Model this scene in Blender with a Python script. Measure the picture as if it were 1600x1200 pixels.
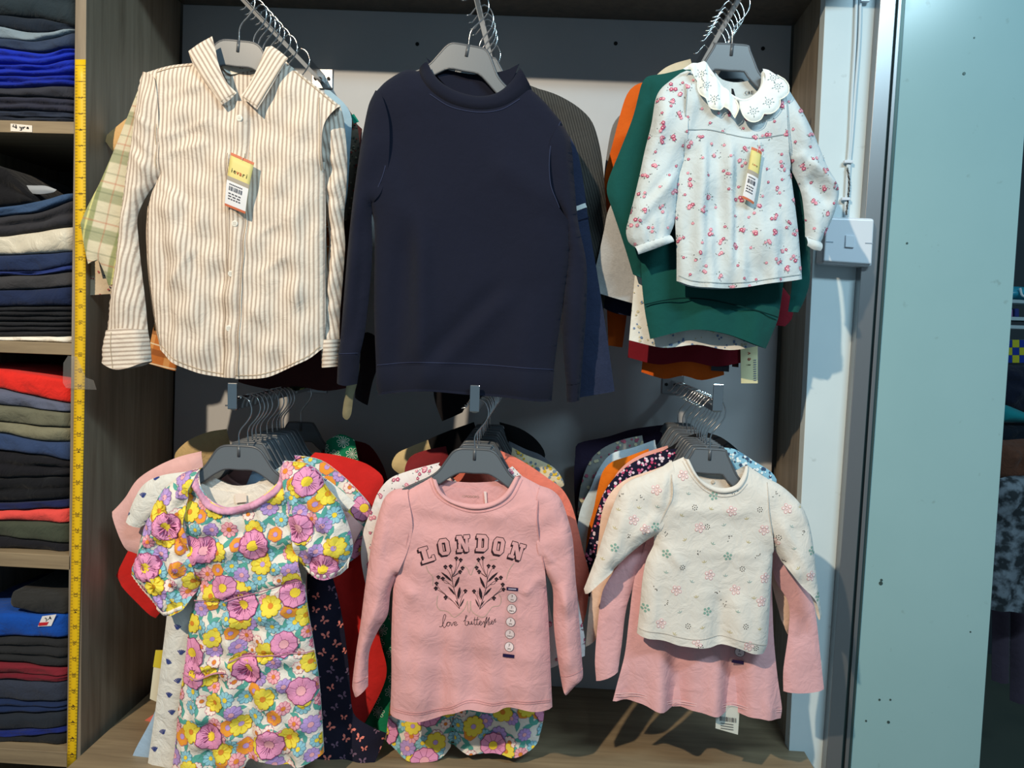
import bpy, bmesh, math, random
import numpy as np
from mathutils import Vector, Matrix, geometry

# ------------------------------------------------------------------ camera, light, exposure
scene = bpy.context.scene
for o in list(bpy.data.objects):
    bpy.data.objects.remove(o)
COL = scene.collection
F = 1200.0
CAM = Vector((0, 0, 1.45))
YAW, PITCH, ROLL = math.radians(2.9), math.radians(4.4), math.radians(2.0)
fwd = Vector((-math.sin(YAW)*math.cos(PITCH), math.cos(YAW)*math.cos(PITCH), -math.sin(PITCH)))
r0 = Vector((math.cos(YAW), math.sin(YAW), 0))
u0 = r0.cross(fwd)
RIGHT = r0*math.cos(ROLL) + u0*math.sin(ROLL)
UP = -r0*math.sin(ROLL) + u0*math.cos(ROLL)
cam_data = bpy.data.cameras.new('camera')
cam_data.sensor_width = 36
cam_data.lens = F/1600*36
cam_data.clip_start = .02
cam = bpy.data.objects.new('camera', cam_data)
COL.objects.link(cam)
cam.matrix_world = Matrix(((RIGHT.x, UP.x, -fwd.x, CAM.x), (RIGHT.y, UP.y, -fwd.y, CAM.y), (RIGHT.z, UP.z, -fwd.z, CAM.z), (0, 0, 0, 1)))
scene.camera = cam

world = bpy.data.worlds.new('shop_air')
scene.world = world
world.use_nodes = True
wb = world.node_tree.nodes['Background']
wb.inputs[0].default_value = (.50, .74, .92, 1)
wb.inputs[1].default_value = .25


def lamp(name, kind, loc, target, energy, color, size=.1, spot=None, blend=.3):
    d = bpy.data.lights.new(name, kind)
    d.energy = energy
    d.color = color
    if kind == 'AREA':
        d.shape = 'RECTANGLE'
        d.size, d.size_y = size
    elif kind == 'SUN':
        d.angle = size
    else:
        d.shadow_soft_size = size
    if spot:
        d.spot_size = math.radians(spot)
        d.spot_blend = blend
    o = bpy.data.objects.new(name, d)
    COL.objects.link(o)
    o.location = loc
    o.rotation_euler = (Vector(target)-Vector(loc)).to_track_quat('-Z', 'Y').to_euler()
    return o


lamp('warm_spot_lamp', 'SPOT', (-1.25, -1.0, 3.15), (-.30, 1.5, 1.2), 395, (1, .81, .58), .03, 62, .95)
lamp('cool_tube_lamp', 'AREA', (1.05, -.5, 3.0), (.45, 1.6, 1.3), 42, (.60, .87, 1), (1.2, .12))
scene.view_settings.view_transform = 'Standard'
scene.view_settings.look = 'None'
scene.view_settings.gamma = 1
scene.view_settings.use_curve_mapping = False
scene.view_settings.exposure = 0.0
scene.cycles.max_bounces = 6

# ------------------------------------------------------------------ helpers
rng = np.random.default_rng(7)
random.seed(7)


def P(px, py, Y):
    d = fwd + RIGHT*((px-800)/F) - UP*((py-600)/F)
    return CAM + d*(Y/d.y)


def proj(v):
    d = Vector(v)-CAM
    z = d.dot(fwd)
    return 800+F*d.dot(RIGHT)/z, 600-F*d.dot(UP)/z


def PN(px, py, Y):
    """vectorised P for arrays at one depth"""
    px = np.asarray(px, float); py = np.asarray(py, float)
    d = np.array(fwd)[None] + np.array(RIGHT)[None]*((px-800)/F)[:, None] - np.array(UP)[None]*((py-600)/F)[:, None]
    return np.array(CAM)[None] + d*(Y/d[:, 1])[:, None]


def lin(c):
    r = [((v/255+.055)/1.055)**2.4 if v/255 > .04045 else v/255/12.92 for v in c]
    return (r[0], r[1], r[2], 1)


def link(o, parent=None):
    COL.objects.link(o)
    if parent:
        o.parent = parent
        o.matrix_parent_inverse = parent.matrix_world.inverted() if False else Matrix.Translation(-parent.location)
    return o


def props(o, label=None, cat=None, group=None, kind=None):
    if label: o['label'] = label
    if cat: o['category'] = cat
    if group: o['group'] = group
    if kind: o['kind'] = kind
    return o


def thing(name, label, cat, loc, group=None):
    o = bpy.data.objects.new(name, None)
    o.empty_display_size = .02
    o.location = loc
    COL.objects.link(o)
    return props(o, label, cat, group)


def mesh_obj(name, verts, faces, mats, parent=None, smooth=True, uv=None, fm=None):
    me = bpy.data.meshes.new(name)
    me.from_pydata([tuple(v) for v in verts], [], [tuple(int(i) for i in f) for f in faces])
    for m in (mats if isinstance(mats, (list, tuple)) else [mats]):
        me.materials.append(m)
    n = len(me.polygons)
    if smooth:
        me.polygons.foreach_set('use_smooth', [True]*n)
    if fm is not None:
        me.polygons.foreach_set('material_index', list(fm))
    if uv is not None:
        lay = me.uv_layers.new(name='UVMap')
        li = np.zeros(len(me.loops), int)
        me.loops.foreach_get('vertex_index', li)
        lay.data.foreach_set('uv', np.asarray(uv)[li].ravel())
    me.update()
    o = bpy.data.objects.new(name, me)
    return link(o, parent)


class MB:
    """collects shapes into one mesh"""
    def __init__(s):
        s.v = []; s.f = []; s.m = []

    def add(s, v, f, m=0):
        b = len(s.v)
        s.v += [tuple(x) for x in v]
        s.f += [tuple(i+b for i in q) for q in f]
        s.m += [m]*len(f)

    def hexa(s, a, b, m=0):
        """two quads (4 corners each, same order) joined to a box"""
        s.add(list(a)+list(b), [(0, 1, 2, 3), (7, 6, 5, 4), (0, 4, 5, 1), (1, 5, 6, 2), (2, 6, 7, 3), (3, 7, 4, 0)], m)

    def box(s, c, d, m=0):
        x, y, z = c; a, b, e = d[0]/2, d[1]/2, d[2]/2
        q = [(-a, -e), (a, -e), (a, e), (-a, e)]
        s.hexa([(x+i, y-b, z+j) for i, j in q], [(x+i, y+b, z+j) for i, j in q], m)

    def tube(s, pts, r, n=8, m=0, cap=True):
        pts = [Vector(p) for p in pts]
        rings = []
        up = Vector((0, 1, .01))
        for i, p in enumerate(pts):
            t = (pts[min(i+1, len(pts)-1)]-pts[max(i-1, 0)]).normalized()
            a = t.cross(up)
            if a.length < 1e-4: a = t.cross(Vector((1, 0, 0)))
            a.normalize(); b = t.cross(a)
            rr = r[i] if isinstance(r, (list, tuple)) else r
            rings.append([p+a*rr*math.cos(2*math.pi*k/n)+b*rr*math.sin(2*math.pi*k/n) for k in range(n)])
        v = [q for g in rings for q in g]
        f = []
        for i in range(len(rings)-1):
            for k in range(n):
                f.append((i*n+k, i*n+(k+1) % n, (i+1)*n+(k+1) % n, (i+1)*n+k))
        if cap:
            f.append(tuple(range(n))[::-1]); f.append(tuple((len(rings)-1)*n+k for k in range(n)))
        s.add(v, f, m)

    def prism(s, front, depth, m=0):
        """polygon front (3D points) pushed along +Y by depth"""
        n = len(front)
        back = [(p[0], p[1]+depth, p[2]) for p in front]
        f = [tuple(range(n)), tuple(range(2*n-1, n-1, -1))]
        for i in range(n):
            j = (i+1) % n
            f.append((i, n+i, n+j, j))
        s.add(list(front)+back, f, m)

    def build(s, name, mats, parent=None, smooth=False, bevel=0, seg=2):
        o = mesh_obj(name, s.v, s.f, mats, parent, smooth, fm=s.m)
        if bevel:
            b = o.modifiers.new('bevel', 'BEVEL')
            b.width = bevel; b.segments = seg; b.limit_method = 'ANGLE'
        return o


def spline(pts, step=5.0, closed=True):
    """pts: (x, y[, flags]); 'c' sharp corner, 'o' the piece that starts here is an open cloth edge.
    returns xy array and per-segment open flags"""
    n = len(pts)
    xy = np.array([p[:2] for p in pts], float)
    fl = [p[2] if len(p) > 2 else '' for p in pts]
    out = []; op = []
    cnt = n if closed else n-1
    for i in range(cnt):
        j = (i+1) % n
        p1, p2 = xy[i], xy[j]
        p0 = xy[(i-1) % n] if (closed or i > 0) else 2*p1-p2
        p3 = xy[(j+1) % n] if (closed or j < n-1) else 2*p2-p1
        L = np.linalg.norm(p2-p1)
        m1 = (p2-p1) if 'c' in fl[i] else (p2-p0)*.5
        m2 = (p2-p1) if 'c' in fl[j] else (p3-p1)*.5
        for m in (m1, m2):
            k = np.linalg.norm(m)
            if k > L: m *= L/k
        k = max(1, int(round(L/step)))
        for a in range(k):
            t = a/k
            h = ((2*t**3-3*t**2+1)*p1+(t**3-2*t**2+t)*m1+(-2*t**3+3*t**2)*p2+(t**3-t**2)*m2)
            out.append(h); op.append('o' in fl[i])
    if not closed:
        out.append(xy[-1])
    return np.array(out), np.array(op)


def seg_dist(p, a, b):
    """min distance of points p (N,2) to segments a-b (M,2)"""
    best = np.full(len(p), 1e9)
    for i in range(0, len(a), 64):
        A = a[i:i+64][None]; B = b[i:i+64][None]
        ab = B-A
        t = ((p[:, None]-A)*ab).sum(2)/np.maximum((ab**2).sum(2), 1e-9)
        t = np.clip(t, 0, 1)
        q = A+ab*t[..., None]
        best = np.minimum(best, np.sqrt(((p[:, None]-q)**2).sum(2)).min(1))
    return best


def snap(p, poly):
    """nearest points on a closed outline"""
    a, b = poly, np.roll(poly, -1, 0)
    ab = b-a
    t = np.clip(((p[:, None]-a[None])*ab[None]).sum(2)/np.maximum((ab**2).sum(1), 1e-9)[None], 0, 1)
    q = a[None]+ab[None]*t[..., None]
    i = ((p[:, None]-q)**2).sum(2).argmin(1)
    return q[np.arange(len(p)), i]


def tuck(outline, body, d=5):
    """push the armhole edge of a sleeve a little under the body piece"""
    out = []
    for p in outline:
        q = np.array(p[:2], float)
        if seg_dist(q[None], body.poly, np.roll(body.poly, -1, 0))[0] < 9 and ('o' in (p[2] if len(p) > 2 else '')):
            q[0] += d*np.sign(body.c[0]-q[0])
        out.append((q[0], q[1])+tuple(p[2:]))
    return out


def inside(p, poly):
    x, y = p[:, 0], p[:, 1]
    r = np.zeros(len(p), bool)
    xi, yi = poly[:, 0], poly[:, 1]
    xj, yj = np.roll(xi, 1), np.roll(yi, 1)
    for a, b, c, d in zip(xi, yi, xj, yj):
        if b == d: continue
        r ^= ((b > y) != (d > y)) & (x < (c-a)*(y-b)/(d-b)+a)
    return r


def cdt(xy, poly_n):
    """triangulate boundary loop (first poly_n points) plus interior points"""
    vv, ee, ff, *_ = geometry.delaunay_2d_cdt([Vector(q) for q in xy], [], [list(range(poly_n))], 1, 1e-4)
    return np.array([tuple(v) for v in vv]), ff


class Sheet:
    """one piece of hanging cloth: outline on the photo frame, hung at world depth Y, puffed and folded"""
    def __init__(s, outline, Y, T=.016, R=55, folds=(), drape=None, noise=.0012, nscale=60, seed=1, h=6, ang=0, yref=None):
        s.poly, op = spline(outline, h)
        s.op = op
        s.Y, s.T, s.R, s.folds, s.drape = Y, T, R, folds, drape
        s.h = h
        s.yref = Y-T if yref is None else yref
        a = s.poly; b = np.roll(s.poly, -1, 0)
        s.sa, s.sb = a[~op], b[~op]
        g = np.random.default_rng(seed)
        s.nz = [(g.normal(size=2)/nscale*2.2, g.uniform(0, 6.28), g.uniform(.5, 1)) for _ in range(7)]
        s.noise = noise
        s.ang = ang
        s.c = s.poly.mean(0)

    def t(s, p):
        d = seg_dist(p, s.sa, s.sb) if len(s.sa) else np.full(len(p), 1e3)
        prof = np.sqrt(np.maximum(0, 1-(1-np.clip(d/s.R, 0, 1))**2))
        return s.T*prof, np.clip(d/(s.R*.6), 0, 1)

    def relief(s, p):
        z = np.zeros(len(p))
        for x0, y0, x1, y1, w, amp in s.folds:
            a = np.array([x0, y0], float); b = np.array([x1, y1], float)
            L = np.linalg.norm(b-a); u = (b-a)/L
            q = p-a
            al = q@u; pe = q@np.array([-u[1], u[0]])
            tap = np.clip(np.minimum(al, L-al)/(L*.3)+.25, 0, 1)
            tap = tap*tap*(3-2*tap)
            z += amp*np.exp(-(pe/w)**2)*tap
        if s.drape:
            y0, y1, amp, lam, ph = s.drape
            k = np.clip((p[:, 1]-y0)/(y1-y0), 0, 1.2)**1.4
            z += amp*k*(np.sin(2*math.pi*p[:, 0]/lam+ph)+.4*np.sin(2*math.pi*p[:, 0]/lam*1.9+ph*2+p[:, 1]*.004))
        for v, ph, am in s.nz:
            z += s.noise*am*np.sin(p@v+ph)
        return z

    def at(s, p, off=0.0):
        """points on the front face, off metres in front of it"""
        p = np.atleast_2d(np.asarray(p, float))
        t, k = s.t(p)
        w = PN(p[:, 0], p[:, 1], s.yref)
        w[:, 1] = s.Y - t - s.relief(p)*k - off
        return w

    def uvs(s, p):
        q = (p-s.c)/ (F/s.yref)
        c, n = math.cos(s.ang), math.sin(s.ang)
        return np.stack([q[:, 0]*c-q[:, 1]*n, q[:, 0]*n+q[:, 1]*c], 1)

    def grid(s, poly=None, h=None):
        poly = s.poly if poly is None else poly
        h = h or s.h
        lo, hi = poly.min(0), poly.max(0)
        xs = np.arange(lo[0]+h*.5, hi[0], h); ys = np.arange(lo[1]+h*.5, hi[1], h*.866)
        pts = np.array([(x+(h*.5 if j % 2 else 0), y) for j, y in enumerate(ys) for x in xs])
        if len(pts):
            pts = pts[inside(pts, poly)]
        if len(pts):
            pts = pts[seg_dist(pts, poly, np.roll(poly, -1, 0)) > h*.55]
        allp = np.vstack([poly, pts]) if len(pts) else poly
        return cdt(allp, len(poly))

    def mesh(s, back=True, backpoly=None, kb=.7, front=True):
        V, Fc, U = [], [], []
        if front:
            xy, f = s.grid()
            V.append(s.at(xy)); U.append(s.uvs(xy)); Fc += [tuple(q)[::-1] for q in f]
        if back:
            b = sum(len(x) for x in V)
            poly = s.poly if backpoly is None else spline(backpoly, s.h*1.5)[0]
            xy, f = s.grid(poly, s.h*1.6)
            t, k = s.t(xy)
            w = PN(xy[:, 0], xy[:, 1], s.yref)
            w[:, 1] = s.Y + t*kb + .0006
            V.append(w); U.append(s.uvs(xy)); Fc += [tuple(i+b for i in q) for q in f]
        return np.vstack(V), Fc, np.vstack(U)


def sheet_obj(name, sheets, mat, parent, backs=None, kb=.7):
    V, Fc, U = [], [], []
    for i, s in enumerate(sheets):
        v, f, u = s.mesh(backpoly=None if backs is None else backs[i], kb=kb)
        b = sum(len(x) for x in V)
        V.append(v); U.append(u); Fc += [tuple(k+b for k in q) for q in f]
    return mesh_obj(name, np.vstack(V), Fc, mat, parent, True, np.vstack(U))


def strip(name, sheet, A, B, mat, parent, bulge=.003, base=.001, n=5, step=6, closed=False, swap=False, ripple=0, rip_n=0):
    """band of cloth between two lines on a sheet, gently rounded"""
    a, _ = spline(A, step, closed); b, _ = spline(B, step, closed)
    m = max(len(a), len(b))

    def res(q):
        d = np.r_[0, np.cumsum(np.linalg.norm(np.diff(q, axis=0), axis=1))]
        t = np.linspace(0, d[-1], m)
        return np.stack([np.interp(t, d, q[:, 0]), np.interp(t, d, q[:, 1])], 1)
    a, b = res(a), res(b)
    V = []; U = []
    for j in range(n):
        k = j/(n-1)
        p = a*(1-k)+b*k
        w = sheet.at(p, 0)
        w[:, 1] -= base + bulge*math.sin(math.pi*k)**.6 - (bulge+base)*1.2*(1 if j in (0, n-1) else 0)*.6
        if ripple:
            w[:, 1] -= ripple*np.sin(np.linspace(0, rip_n*6.283, m))*math.sin(math.pi*k)
        V.append(w)
        U.append(np.stack([np.linspace(0, 1, m)*len(a)*step/(F/sheet.yref), np.full(m, k*np.linalg.norm(a[m//2]-b[m//2])/(F/sheet.yref))], 1))
    V = np.vstack(V); U = np.vstack(U)
    if swap: U = U[:, ::-1]
    Fc = [(j*m+i, (j+1)*m+i, (j+1)*m+i+1, j*m+i+1) for j in range(n-1) for i in range(m-1)]
    return mesh_obj(name, V, Fc, mat, parent, True, U)


def ribbon_mb(mb, sheet, pts, w, off=.0006, m=0, step=4, smooth=True):
    """thin flat line of width w px lying on a sheet"""
    q = spline(pts, step, False)[0] if smooth else np.array(pts, float)
    if len(q) < 2: return
    t = np.gradient(q, axis=0)
    t /= np.maximum(np.linalg.norm(t, axis=1), 1e-6)[:, None]
    nn = np.stack([-t[:, 1], t[:, 0]], 1)*w/2
    v = np.vstack([sheet.at(q+nn, off), sheet.at(q-nn, off)])
    k = len(q)
    mb.add(v, [(i, i+1, k+i+1, k+i) for i in range(k-1)], m)


def poly_mb(mb, sheet, pts, off=.0006, m=0):
    """flat print polygon lying on a sheet"""
    pts = np.asarray(pts, float)
    mb.add(sheet.at(pts, off), [tuple(range(len(pts)))], m)


def fan_mb(mb, sheet, pts, off=.0006, m=0):
    pts = np.asarray(pts, float)
    c = pts.mean(0)
    n = len(pts)
    mb.add(sheet.at(np.vstack([pts, c]), off), [(i, (i+1) % n, n) for i in range(n)], m)


def circle(x, y, r, n=10, ry=None):
    return [(x+r*math.cos(2*math.pi*k/n), y+(ry or r)*math.sin(2*math.pi*k/n)) for k in range(n)]
# ------------------------------------------------------------------ materials
def nodes_of(name, rough=.8, metal=0, color=(.5, .5, .5, 1)):
    m = bpy.data.materials.new(name)
    m.use_nodes = True
    nt = m.node_tree
    b = nt.nodes['Principled BSDF']
    b.inputs['Base Color'].default_value = color
    b.inputs['Roughness'].default_value = rough
    b.inputs['Metallic'].default_value = metal
    return m, nt, b


def nd(nt, kind, **kw):
    n = nt.nodes.new(kind)
    for k, v in kw.items():
        if isinstance(k, str) and k.startswith('i_'):
            n.inputs[k[2:].replace('_', ' ')].default_value = v
        else:
            setattr(n, k, v)
    return n


def math_n(nt, op, a, b=None, c=None):
    n = nt.nodes.new('ShaderNodeMath'); n.operation = op
    for i, v in enumerate((a, b, c)):
        if v is None: continue
        if hasattr(v, 'is_output') or hasattr(v, 'links'): nt.links.new(v, n.inputs[i])
        else: n.inputs[i].default_value = v
    return n.outputs[0]


def mix_n(nt, fac, a, b):
    n = nt.nodes.new('ShaderNodeMix'); n.data_type = 'RGBA'
    for i, v in ((0, fac), (6, a), (7, b)):
        if hasattr(v, 'links'): nt.links.new(v, n.inputs[i])
        else: n.inputs[i].default_value = v
    return n.outputs[2]


def bump_cloth(nt, b, weave=.15, crease=.25, wscale=1500, cscale=35):
    tc = nd(nt, 'ShaderNodeTexCoord')
    n1 = nd(nt, 'ShaderNodeTexNoise', i_Scale=wscale, i_Detail=1.0)
    n2 = nd(nt, 'ShaderNodeTexNoise', i_Scale=cscale, i_Detail=4.0, i_Roughness=.55, i_Distortion=.6)
    nt.links.new(tc.outputs['Object'], n1.inputs['Vector'])
    nt.links.new(tc.outputs['Object'], n2.inputs['Vector'])
    b1 = nd(nt, 'ShaderNodeBump', i_Strength=weave, i_Distance=.001)
    b2 = nd(nt, 'ShaderNodeBump', i_Strength=crease, i_Distance=.012)
    nt.links.new(n1.outputs['Fac'], b1.inputs['Height'])
    nt.links.new(n2.outputs['Fac'], b2.inputs['Height'])
    nt.links.new(b2.outputs['Normal'], b1.inputs['Normal'])
    nt.links.new(b1.outputs['Normal'], b.inputs['Normal'])


def cloth(name, rgb, var=.08, crease=.22, weave=.15, rough=.92, heather=0, sheen=.08):
    m, nt, b = nodes_of(name, rough)
    c = lin(rgb)
    tc = nd(nt, 'ShaderNodeTexCoord')
    n = nd(nt, 'ShaderNodeTexNoise', i_Scale=240.0 if heather else 60.0, i_Detail=3.0)
    mp = nd(nt, 'ShaderNodeMapping')
    mp.inputs['Scale'].default_value = (1, 1, 4) if heather else (1, 1, 1)
    nt.links.new(tc.outputs['Object'], mp.inputs['Vector'])
    nt.links.new(mp.outputs['Vector'], n.inputs['Vector'])
    v = heather or var
    lo = tuple(x*(1-v) for x in c[:3])+(1,); hi = tuple(min(1, x*(1+v)) for x in c[:3])+(1,)
    nt.links.new(mix_n(nt, n.outputs['Fac'], lo, hi), b.inputs['Base Color'])
    b.inputs['Sheen Weight'].default_value = sheen
    b.inputs['Specular IOR Level'].default_value = .2
    bump_cloth(nt, b, weave, crease)
    return m


def uv_split(nt):
    tc = nd(nt, 'ShaderNodeTexCoord')
    sp = nd(nt, 'ShaderNodeSeparateXYZ')
    nt.links.new(tc.outputs['UV'], sp.inputs[0])
    return sp.outputs[0], sp.outputs[1]


def stripe_fac(nt, u, period, width, phase=0.0, soft=.06):
    f = math_n(nt, 'FRACT', math_n(nt, 'ADD', math_n(nt, 'DIVIDE', u, period), phase+100.0))
    d = math_n(nt, 'ABSOLUTE', math_n(nt, 'SUBTRACT', f, .5))
    mr = nt.nodes.new('ShaderNodeMapRange')
    nt.links.new(d, mr.inputs['Value'])
    mr.inputs['From Min'].default_value = width/2-soft; mr.inputs['From Max'].default_value = width/2+soft
    mr.inputs['To Min'].default_value = 1; mr.inputs['To Max'].default_value = 0
    return mr.outputs[0]


def striped(name, base, stripe, period, width, crease=.3):
    m, nt, b = nodes_of(name, .9)
    u, v = uv_split(nt)
    nz = nd(nt, 'ShaderNodeTexNoise', i_Scale=30.0, i_Detail=2.0)
    w = math_n(nt, 'ADD', u, math_n(nt, 'MULTIPLY', math_n(nt, 'SUBTRACT', nz.outputs['Fac'], .5), .0009))
    f = stripe_fac(nt, w, period, width, .1, .12)
    nt.links.new(mix_n(nt, f, lin(base), lin(stripe)), b.inputs['Base Color'])
    b.inputs['Specular IOR Level'].default_value = .2
    bump_cloth(nt, b, .1, crease, cscale=28)
    return m


def plaid(name, base, layers):
    """layers: (axis, period, width, phase, colour, strength)"""
    m, nt, b = nodes_of(name, .9)
    u, v = uv_split(nt)
    col = lin(base)
    for ax, per, wd, ph, c, st in layers:
        f = math_n(nt, 'MULTIPLY', stripe_fac(nt, u if ax == 0 else v, per, wd, ph, .02), st)
        col = mix_n(nt, f, col, lin(c))
    nt.links.new(col, b.inputs['Base Color'])
    b.inputs['Specular IOR Level'].default_value = .2
    bump_cloth(nt, b, .1, .25)
    return m


def wood(name, a, c, rough=.5, scale=3, stretch=(14, 14, 1)):
    m, nt, b = nodes_of(name, rough)
    tc = nd(nt, 'ShaderNodeTexCoord')
    mp = nd(nt, 'ShaderNodeMapping')
    mp.inputs['Scale'].default_value = stretch
    n = nd(nt, 'ShaderNodeTexNoise', i_Scale=float(scale), i_Detail=6.0, i_Roughness=.65, i_Distortion=.4)
    nt.links.new(tc.outputs['Object'], mp.inputs['Vector'])
    nt.links.new(mp.outputs['Vector'], n.inputs['Vector'])
    cr = nd(nt, 'ShaderNodeValToRGB')
    cr.color_ramp.elements[0].position = .3; cr.color_ramp.elements[0].color = lin(a)
    cr.color_ramp.elements[1].position = .72; cr.color_ramp.elements[1].color = lin(c)
    nt.links.new(n.outputs['Fac'], cr.inputs[0])
    nt.links.new(cr.outputs[0], b.inputs['Base Color'])
    bp = nd(nt, 'ShaderNodeBump', i_Strength=.08, i_Distance=.002)
    nt.links.new(n.outputs['Fac'], bp.inputs['Height'])
    nt.links.new(bp.outputs[0], b.inputs['Normal'])
    return m


def paint(name, a, c, rough=.6, scale=4, spec=.4, spots=None):
    m, nt, b = nodes_of(name, rough)
    tc = nd(nt, 'ShaderNodeTexCoord')
    n = nd(nt, 'ShaderNodeTexNoise', i_Scale=float(scale), i_Detail=5.0, i_Roughness=.6)
    nt.links.new(tc.outputs['Object'], n.inputs['Vector'])
    col = mix_n(nt, n.outputs['Fac'], lin(a), lin(c))
    if spots:
        n2 = nd(nt, 'ShaderNodeTexNoise', i_Scale=38.0, i_Detail=3.0)
        nt.links.new(tc.outputs['Object'], n2.inputs['Vector'])
        mr = nd(nt, 'ShaderNodeMapRange')
        nt.links.new(n2.outputs['Fac'], mr.inputs['Value'])
        mr.inputs['From Min'].default_value = .70; mr.inputs['From Max'].default_value = .78
        mr.inputs['To Max'].default_value = .35
        col = mix_n(nt, mr.outputs[0], col, lin(spots))
    nt.links.new(col, b.inputs['Base Color'])
    b.inputs['Specular IOR Level'].default_value = spec
    return m


def plain(name, rgb, rough=.5, metal=0, spec=.5, alpha=1):
    m, nt, b = nodes_of(name, rough, metal, lin(rgb))
    b.inputs['Specular IOR Level'].default_value = spec
    n = nd(nt, 'ShaderNodeTexNoise', i_Scale=80.0, i_Detail=2.0)
    c = lin(rgb)
    nt.links.new(mix_n(nt, n.outputs['Fac'], tuple(x*.94 for x in c[:3])+(1,), tuple(min(1, x*1.06) for x in c[:3])+(1,)), b.inputs['Base Color'])
    if alpha < 1:
        b.inputs['Alpha'].default_value = alpha
    return m


CM = {}
def ink(rgb):
    """flat print colour, matte"""
    if rgb not in CM:
        CM[rgb] = plain('print_ink_%02x%02x%02x' % rgb, rgb, .9, 0, .1)
    return CM[rgb]


M_wood = wood('grey_oak_laminate', (112, 100, 84), (150, 138, 120))
M_woodh = wood('grey_oak_board', (122, 106, 84), (158, 140, 112), .55, 3, (1, 14, 14))
M_wooddark = wood('dark_oak_laminate', (74, 68, 60), (100, 92, 80), .45)
M_back = paint('white_back_board', (176, 178, 182), (196, 198, 202), .55, 3)
M_wall = paint('white_painted_wall', (196, 212, 218), (216, 228, 232), .6, 5, spots=(150, 160, 160))
M_panel = paint('pale_green_glazed_panel', (136, 172, 176), (152, 186, 190), .22, 2.5, .5, spots=(110, 130, 126))
M_alu = plain('aluminium', (150, 150, 152), .35, .75)
M_aludark = plain('aluminium_groove', (72, 92, 90), .4, .5)
M_chrome = plain('chrome', (205, 205, 205), .12, 1)
M_hanger = plain('grey_plastic', (98, 106, 114), .36, 0, .5)
M_hangedge = plain('grey_plastic_lip', (80, 84, 90), .35, 0, .5)
M_black = plain('black_ink', (22, 20, 24), .8, 0, .2)
M_white = plain('white_plastic', (214, 222, 232), .25)
M_tape = plain('yellow_tape', (226, 184, 10), .5)
M_dark = plain('dark_recess', (24, 24, 26), .8)
# ------------------------------------------------------------------ cabinet, walls, glazing
YB, YL, YR = 1.85, 1.45, 1.62       # back board, front of left partition, plane of the right wall strip


def slab(name, corners, Y, depth, mat, parent=None, bevel=.001, kind='structure', build=True):
    mb = MB()
    mb.prism([P(x, y, Y) for x, y in corners], depth)
    o = mb.build(name, mat, parent, bevel=bevel)
    if parent is None:
        props(o, kind=kind)
    return o


# back board, with screws
board = slab('wall_back', [(286, 7), (1237, 40), (1188, 1125), (262, 1118)], YB, .018, M_back)
for x, y in ((652, 69), (962, 68), (1192, 76)):
    c = P(x, y, YB)
    mb = MB(); mb.tube([c+Vector((0, .004, 0)), c+Vector((0, -.0015, 0))], .0045, 10)
    mb.build('screw', M_dark, board)
# dark recess behind the board edges
a0, a1 = P(250, -60, YB+.02), P(1300, 1300, YB+.02)
mb = MB(); mb.box(((a0.x+a1.x)/2, YB+.03, (a0.z+a1.z)/2), (a1.x-a0.x+.1, .02, a0.z-a1.z+.1))
props(mb.build('trim_1', M_wooddark), kind='structure')

# ceiling board of the cabinet
mb = MB()
zc = P(760, 22, YB).z
xl, xr = P(135, 300, YL).x, P(1275, 300, YR).x
tl, tr = P(284, 6, YB), P(1262, 41, YB)
k = [(xl-.01, YL+.02, tl.z+.004), (xr+.05, YL+.02, tr.z+.004), (xr+.05, YB, tr.z), (xl-.01, YB, tl.z)]
mb.hexa(k, [(p[0], p[1], p[2]+.02) for p in k])
props(mb.build('ceiling', M_wooddark, bevel=.001), kind='structure')

# left partition between folded clothes and hanging clothes
part = MB()
fl = [P(120.5, -260, YL), P(137, -260, YL), P(125, 1260, YL), P(103, 1260, YL)]
bl, bb = P(284, -90, YB), P(262, 1180, YB)
th = fl[1].x-fl[0].x
part.hexa(fl, [(bl.x-th, YB, fl[0].z), (bl.x, YB, fl[1].z), (bb.x, YB, fl[2].z), (bb.x-th, YB, fl[3].z)])
wl = props(part.build('wall_left', M_wood, bevel=.001), kind='structure')

# bottom board of the cabinet (floor of the display)
mb = MB()
zb = P(900, 1074, YB).z
mb.box(((xl+xr)/2+.02, (1.30+YB)/2, zb-.012), (xr-xl+.06, YB-1.30, .024))
props(mb.build('floor', M_woodh, bevel=.001), kind='structure')

# closed base under the display and the shop floor
mb = MB(); mb.box(((xl+xr)/2+.02, (1.36+YB)/2, (zb-.026)/2), (xr-xl+.06, YB-1.36, zb-.026))
props(mb.build('trim_6', M_wooddark, bevel=.001), kind='structure')
mb = MB(); mb.box((-.2, .2, -.02), (5.0, 3.4, .04))
props(mb.build('floor', paint('shop_tiles', (120, 116, 108), (140, 136, 128), .4, 4)), kind='structure')

# right side panel of the cabinet and the white wall strip beside it
mb = MB()
q = [(1290, -30), (1228, 1262)]
f0, f1 = P(1302, -260, YR), P(1228, 1262, YR)
b0, b1 = P(1253, -260, YB), P(1191, 1262, YB)
mb.hexa([f0, b0, b1, f1], [Vector(p)+Vector((.018, 0, 0)) for p in (f0, b0, b1, f1)])
props(mb.build('wall_right', M_wood, bevel=.0008), kind='structure')
ws = slab('wall_front', [(1302.5, -260), (1398, -260), (1288, 1262), (1228.5, 1262)], YR-.004, .03, M_wall)
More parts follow.
